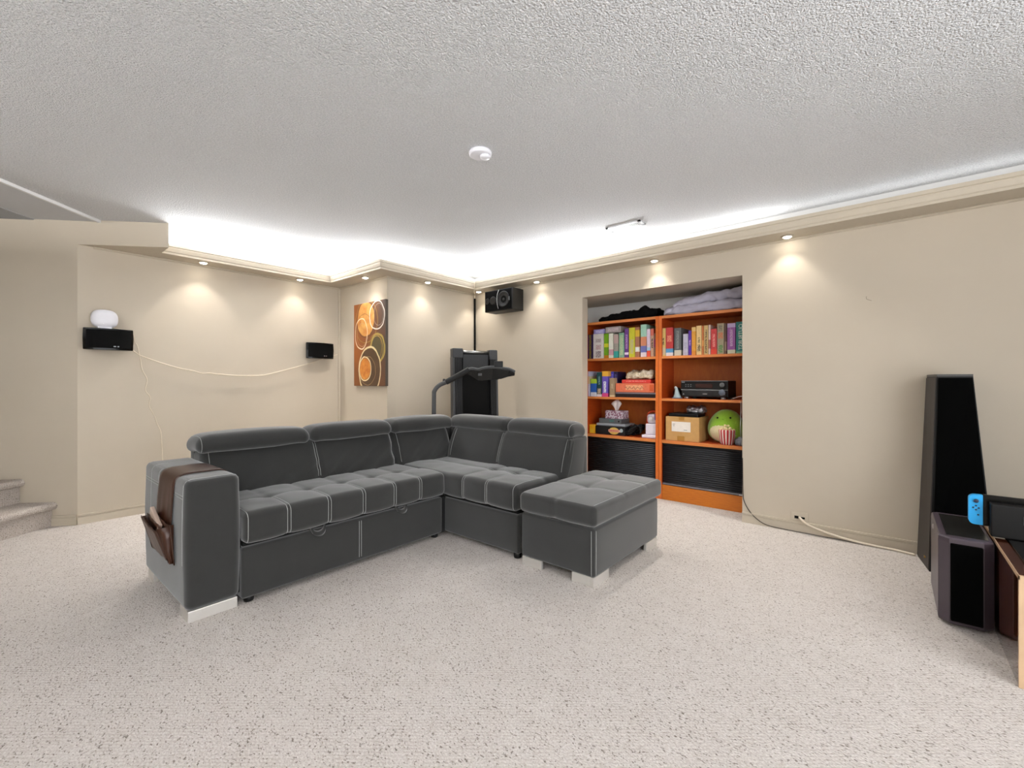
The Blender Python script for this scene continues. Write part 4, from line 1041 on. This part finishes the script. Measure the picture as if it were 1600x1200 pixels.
tag(G().tube(smooth_path([(4.12, 1.03, S2+.004), (4.16, 1.0, S2+.02), (4.13, .96, S2+.03), (4.11, .93, S2+.03), (4.10, .92, S2+.008)], 6), .003, 6).out('shelf_cable', mat('pale_wire', '#b8b8b6', .4), None, True), 'thin pale cable end right of the receiver', 'cable')
tag(G().tube(smooth_path([(XF-.006, .945, S2-.002), (XF-.006, .945, .85), (XF-.006, .948, .70), (XF-.004, .94, S3+.012)], 5), .0022, 6).out('hanging_wire', mat('pale_wire', '#b8b8b6', .4), None, True), 'thin pale wire hanging in front of the lower right shelf', 'wire')

# cardboard box, with tray and silver bundle on it
t = thing('cardboard_box', 'brown cardboard box with a white shipping label', 'box', (4.24, 1.44, S3))
CARD = mat('cardboard', '#c79a5e', .75, var=.08)
G().rb(4.105, 4.375, 1.29, 1.592, S3, .775, .002, 1).out('carton', CARD, t)
G().box(4.103, 4.105, 1.365, 1.535, .64, .73).out('shipping_label', mat('label_paper', '#ece4da', .6), t)
for i, (y, z, w) in enumerate(((1.515, .705, .02), (1.515, .69, .014), (1.41, .655, .03))): G().box(4.1022, 4.103, y-w/2, y+w/2, z, z+.004).out('label_print', GREYPL, t)
TAPE = mat('brown_tape', '#b07f38', .35)
G().box(4.1035, 4.105, 1.42, 1.47, .745, .775).out('tape', TAPE, t); G().box(4.1035, 4.105, 1.42, 1.485, S3, .60).out('tape', TAPE, t)
tag(G().rb(4.12, 4.33, 1.305, 1.572, .7755, .806, .008, 3).out('laptop', mat('laptop_black', '#121214', .4, spec=.3)), 'closed black laptop lying on the cardboard box', 'laptop')
tag(lump(4.19, 4.365, 1.235+.06, 1.44, .8065, .865, .028, .02, 26, 5, (14, 18, 8)).out('foil_bundle', mat('silver_foil', '#a8a9ae', .28, .7), None, True), 'crumpled silver bundle behind the black laptop', 'bundle')

# green plush cushion
t = thing('plush_toy', 'round lime green plush toy with a cream belly and black eyes', 'plush toy', (4.22, 1.10, S3))
n = NT('green_plush'); co = n.coord(); n.set(Base_Color=n.mix(n.noise(co, 90, 3), lin('#7fae24'), lin('#97c436')), Roughness=1, Sheen_Weight=.5); n.bump(n.noise(co, 300, 2), .3, .003); GRN = n.m
n = NT('cream_plush'); co = n.coord(); n.set(Base_Color=n.mix(n.noise(co, 90, 3), lin('#c9b98c'), lin('#d9cda6')), Roughness=1, Sheen_Weight=.4); CRM = n.m
tilt = Matrix.Rotation(math.radians(9), 3, 'X')
def egg(a, b, s=1.0):
    """a: 0 bottom..pi top, b: around"""
    z = -math.cos(a); r = math.sin(a)**.85*(1.0 - .16*z)
    p = Vector((-.115*r*math.cos(b)*s, .148*r*math.sin(b)*s, .150*z*s)); p = tilt @ p
    return Vector((4.235, 1.098, S3+.148)) + p
v = []; f = []; A, Bn = 22, 36
for i in range(A+1):
    for k in range(Bn):
        p = egg(math.pi*i/A, 2*math.pi*k/Bn); p.z = max(p.z, S3+.001); v.append(p)
for i in range(A):
    for k in range(Bn): f.append((i*Bn+k, i*Bn+(k+1) % Bn, (i+1)*Bn+(k+1) % Bn, (i+1)*Bn+k))
mesh('body', v, f, GRN, t, True)
v = [egg(1.02, .0, 1.03)]; f = []
for i in range(1, 6):
    for k in range(24):
        a = 2*math.pi*k/24; q = egg(1.05+.62*i/5*math.sin(a), .88*i/5*math.cos(a)+.02, 1.025 - .03*(i == 5)); q.z = max(q.z, S3+.002); v.append(q)
for k in range(24): f.append((0, 1+k, 1+(k+1) % 24))
for i in range(4):
    for k in range(24): f.append((1+i*24+k, 1+(i+1)*24+k, 1+(i+1)*24+(k+1) % 24, 1+i*24+(k+1) % 24))
mesh('belly', v, f, CRM, t, True)
for b_, a_ in ((.52, 2.04), (-.36, 2.20)):
    p = egg(a_, b_, 1.005); G().lathe([(.001, -.008), (.006, -.006), (.008, 0), (.006, .006), (.001, .008)], tuple(p), 14, 'x').out('eye', BLACKG, t, True)
G().tube([egg(1.98+.05*math.cos(x*2), .10*x+.10, 1.008) for x in (-.5, -.25, 0, .25, .5)], .0013, 5).out('mouth', mat('plush_mouth', '#5d7a22', .8), t)
# popcorn plush
t = thing('plush_toy', 'striped red and white popcorn bucket plush in front of the green one', 'plush toy', (4.09, 1.07, S3))
n = NT('bucket_stripes'); co = n.coord(); s = n.sep(co); ang = n.math('ARCTAN2', s[1], s[0]); st_ = n.math('SINE', n.math('MULTIPLY', ang, 15))
n.set(Base_Color=n.mix(n.math('GREATER_THAN', st_, -.1), lin('#e6d6cc'), lin('#b5262c')), Roughness=.9)
G().lathe([(.046, 0), (.053, .004), (.058, .03), (.064, .075), (.068, .120), (.066, .128), (.02, .128)], (4.09+.06, 1.07, S3), 36).out('bucket', n.m, t, True)
b = bpy.data.objects[t.name].children[0]
for vv in b.data.vertices: vv.co.x -= .06
b.location.x = .06
g = G(); random.seed(5)
for i in range(34):
    a = random.uniform(0, 2*math.pi); r = .055*math.sqrt(random.random()); zz = S3+.136 + .034*(1-(r/.05)**2) + random.uniform(-.004, .004); c = Vector((4.15+r*math.cos(a), 1.07+r*math.sin(a), zz)); rr = random.uniform(.010, .014)
    g.lathe([(.001, -rr), (rr*.75, -rr*.65), (rr, 0), (rr*.75, rr*.65), (.001, rr)], tuple(c), 8)
g.out('popcorn', mat('popcorn_plush', '#e6d3a2', .95), t, True)
tag(lump(4.10, 4.30, .905, 1.005, S3, .615, .02, .02, 20, 8, (12, 8, 6)).out('grey_cloth', mat('grey_cloth', '#6b6d76', .9), None, True), 'crumpled grey cloth right of the popcorn plush', 'cloth')
# folded duvet on top of the right bookcase
DUV = mat('lavender_cotton', '#aeabbc', .95, var=.06)
t = thing('folded_duvet', 'folded lavender grey duvet piled on top of the right bookcase', 'duvet', (4.24, 1.25, S4))
lump(4.075, 4.37, .87, 1.615, S4, 1.805, .045, .016, 13, 2, (22, 64, 8), 5).xform(lambda p: (p[0], p[1], p[2] - .035*max(0, (p[1]-1.50)/.115)*(1 if p[2] > S4+.03 else 0))).out('lower_fold', DUV, t, True)
lump(4.095, 4.36, .87, 1.535, 1.80, 1.895, .045, .018, 13, 6, (22, 64, 8), 5).xform(lambda p: (p[0], p[1], p[2] - .06*max(0, min(1, (p[1]-1.25)/.3)))).out('upper_fold', DUV, t, True)
lump(4.085, 4.2, .875, .935, 1.82, 1.90, .025, .01, 12, 6, (6, 6, 6), 4).out('white_corner', mat('white_cotton', '#cfd0cf', .95), t, True)

# ------------------------------------------------------------------ tower speaker, subwoofer, media stand
t = thing('tower_speaker', 'tall black tapered tower speaker standing against the right wall', 'speaker', (3.68, -.29, 0))
def tower(z):
    k = z/1.136
    fl = Vector((3.53+.015*k, -.177-.033*k, z)); rl = Vector((3.80, -.137-.043*k, z))
    fr_ = Vector((3.575-.02*k, -.452+.095*k, z)); rr = Vector((3.83, -.41+.09*k, z))
    return [fl, fr_, rr, rl]
v = []; f = []
for z in (.0, 1.128): v += tower(z)
mesh('cabinet', v, [(3, 2, 1, 0), (4, 5, 6, 7)] + [(i, (i+1) % 4, (i+1) % 4+4, i+4) for i in range(4)], mat('tower_black', '#0a0a0b', .5, spec=.3), t)
v = []
for z in (.02, 1.12):
    a, b, c, d = tower(z); v += [a + (b-a)*.05 + Vector((-.012, 0, 0)), b + (a-b)*.03 + Vector((-.012, 0, 0)), b + (a-b)*.03 + Vector((.004, 0, 0)), a + (b-a)*.05 + Vector((.004, 0, 0))]
mesh('front_grille', v, [(3, 2, 1, 0), (4, 5, 6, 7)] + [(i, (i+1) % 4, (i+1) % 4+4, i+4) for i in range(4)], mat('grille_cloth', '#020202', .95, spec=.08), t)
v = []
for z, e in ((1.128, .0), (1.140, -.004)):
    for p in tower(1.128): q = p.copy(); q.z = z; v.append(q)
mesh('top_cap', v, [(3, 2, 1, 0), (4, 5, 6, 7)] + [(i, (i+1) % 4, (i+1) % 4+4, i+4) for i in range(4)], mat('cap_grey', '#3c3b39', .4), t)
v = []
for z in (.01, 1.12):
    a, b, c, d = tower(z); o = Vector((0, .004, 0)); v += [a + (d-a)*.02 + o, d + (a-d)*.02 + o, d + (a-d)*.02, a + (d-a)*.02]
mesh('side_panel', v, [(3, 2, 1, 0), (4, 5, 6, 7)] + [(i, (i+1) % 4, (i+1) % 4+4, i+4) for i in range(4)], make_wood('ash_black', '#241f1c', '#3d3733', (1, 1, .12), .55, 0, 18), t)
G().box(3.60, 3.63, -.168, -.158, .055, .062).out('badge', mat('gold_badge', '#c79c4e', .3, .9), t)

t = thing('subwoofer', 'black and purple-brown subwoofer with chamfered corners beside the media stand', 'subwoofer', (3.02, -.27, 0))
SUB = mat('subwoofer_vinyl', '#4a4048', .35, var=.05)
plan = [(2.838, -.172), (3.29, -.172), (3.31, -.19), (3.31, -.33), (3.29, -.350), (2.838, -.350), (2.802, -.316), (2.802, -.206)]
cx_, cy_ = 3.05, -.261
v = []; f = []
for z, k in ((.012, .97), (.022, 1.0), (.375, 1.0), (.392, .985), (.398, .94)): v += [(cx_+(x-cx_)*(1-(1-k)*.5), cy_+(y-cy_)*k, z) for x, y in plan]
for i in range(4):
    for k in range(8): f.append((i*8+k, i*8+(k+1) % 8, (i+1)*8+(k+1) % 8, (i+1)*8+k))
f.append(tuple(range(8))[::-1]); f.append(tuple(32+k for k in range(8)))
mesh('cabinet', v, f, SUB, t)
G().box(2.85, 3.27, -.335, -.20, .397, .400).out('top_panel', mat('sub_top', '#2a2927', .12), t)
G().rb(2.790, 2.804, -.312, -.210, .03, .375, .004, 1).out('front_grille', mat('grille_cloth', '#020202', .95, spec=.08), t)
G().lathe([(.011, -.003), (.013, 0), (.009, .003)], (3.12, -.171, .362), 14, 'y').out('side_button', mat('pale_button', '#b9b2b4', .4), t)
for x in (2.90, 3.15):
    for y in (-.22, -.32): G().lathe([(.014, 0), (.016, .014)], (x, y, 0), 12).out('foot', BLACKP, t)

t = thing('media_stand', 'glossy dark striped wood media stand at the right edge', 'media stand', (2.85, -.75, 0))
STR = make_wood('striped_ebony', '#2a140c', '#6a3820', (1.2, 1.2, 60), .07, .8, 2.2, 1.6)
EDGE = mat('pale_edge', '#c8a987', .35)
G().box(2.41, 3.33, -.375, -.357, 0, .388).out('side_panel', STR, t)
G().box(2.41, 3.33, -1.60, -.357, .388, .402).out('top_board', STR, t)
G().box(2.398, 2.41, -.377, -.3555, 0, .402).box(2.398, 3.33, -.358, -.3555, .388, .403).out('edge_band', EDGE, t)
G().box(2.40, 2.412, -1.58, -.379, .02, .386).out('front_panel', STR, t); G().box(2.42, 3.32, -1.6, -1.58, 0, .388).out('side_panel', STR, t); G().box(3.31, 3.325, -1.58, -.375, 0, .388).out('back_panel', BLACKM, t)
G().rb(2.50, 3.30, -1.55, -.395, .402, .410, .003, 1).out('glass_top', mat('smoked_glass', '#141312', .06), t)

t = thing('game_console', 'docked handheld game console with a blue side controller on the media stand', 'game console', (2.93, -.50, .410))
G().rb(2.89, 2.95, -.64, -.345, .410, .555, .006, 2).out('dock', mat('dock_black', '#0b0b0c', .45, spec=.3), t)
G().rb(2.948, 2.962, -.64, -.325, .44, .583, .004, 2).out('screen', BLACKG, t)
BL = mat('controller_blue', '#1fa3e6', .4)
v, f = [], []
out = []
for k in range(9): a = math.pi/2 + math.pi/2*k/8; out.append((-.2935 + .026*0 - .026 + .026 + 0, 0))
pr = [(-.326, .445)] + [(-.326, .580)] + [(-.300 + .02*math.sin(a) - .0, .560 + .02*math.cos(a)) for a in np.linspace(0, math.pi/2, 6)] + [(-.300 + .02*math.cos(a), .465 - .02*math.sin(a)) for a in np.linspace(0, math.pi/2, 6)]
k = len(pr)
cjs = mesh('controller', [(2.935, y, z) for y, z in pr] + [(2.963, y, z) for y, z in pr], [tuple(range(k)), tuple(range(k, 2*k))[::-1]] + [(i, i+k, (i+1) % k+k, (i+1) % k) for i in range(k)], BL, t)
G().lathe([(.007, -.008), (.009, -.006), (.006, 0)], (2.935, -.304, .553), 14, 'x').out('thumb_stick', mat('stick_navy', '#1d2b44', .5), cjs, True)
for y, z in ((-.304, .530), (-.304, .512), (-.295, .521), (-.313, .521), (-.311, .490)): G().lathe([(.0032, -.003), (.0038, 0)], (2.935, y, z), 10, 'x').out('button', mat('stick_navy', '#1d2b44', .5), cjs)
EM = mat('dock_emblem', '#3b3b3f', .3)
def ring_rr(y0, y1, z0, z1, r):
    p = []
    for cy, cz, a0 in ((y1-r, z1-r, 0), (y0+r, z1-r, 90), (y0+r, z0+r, 180), (y1-r, z0+r, 270)):
        for j in range(5): a = math.radians(a0+22.5*j); p.append((2.8885, cy+r*math.cos(a), cz+r*math.sin(a)))
    return p
G().tube(ring_rr(-.465, -.443, .475, .52, .009), .0018, 5, True).out('emblem', EM, t); G().rb(2.8875, 2.889, -.492, -.470, .475, .52, .0007, 1).out('emblem', EM, t)
G().lathe([(.004, -.001), (.004, .001)], (2.8885, -.454, .508), 10, 'x').out('emblem', EM, t)
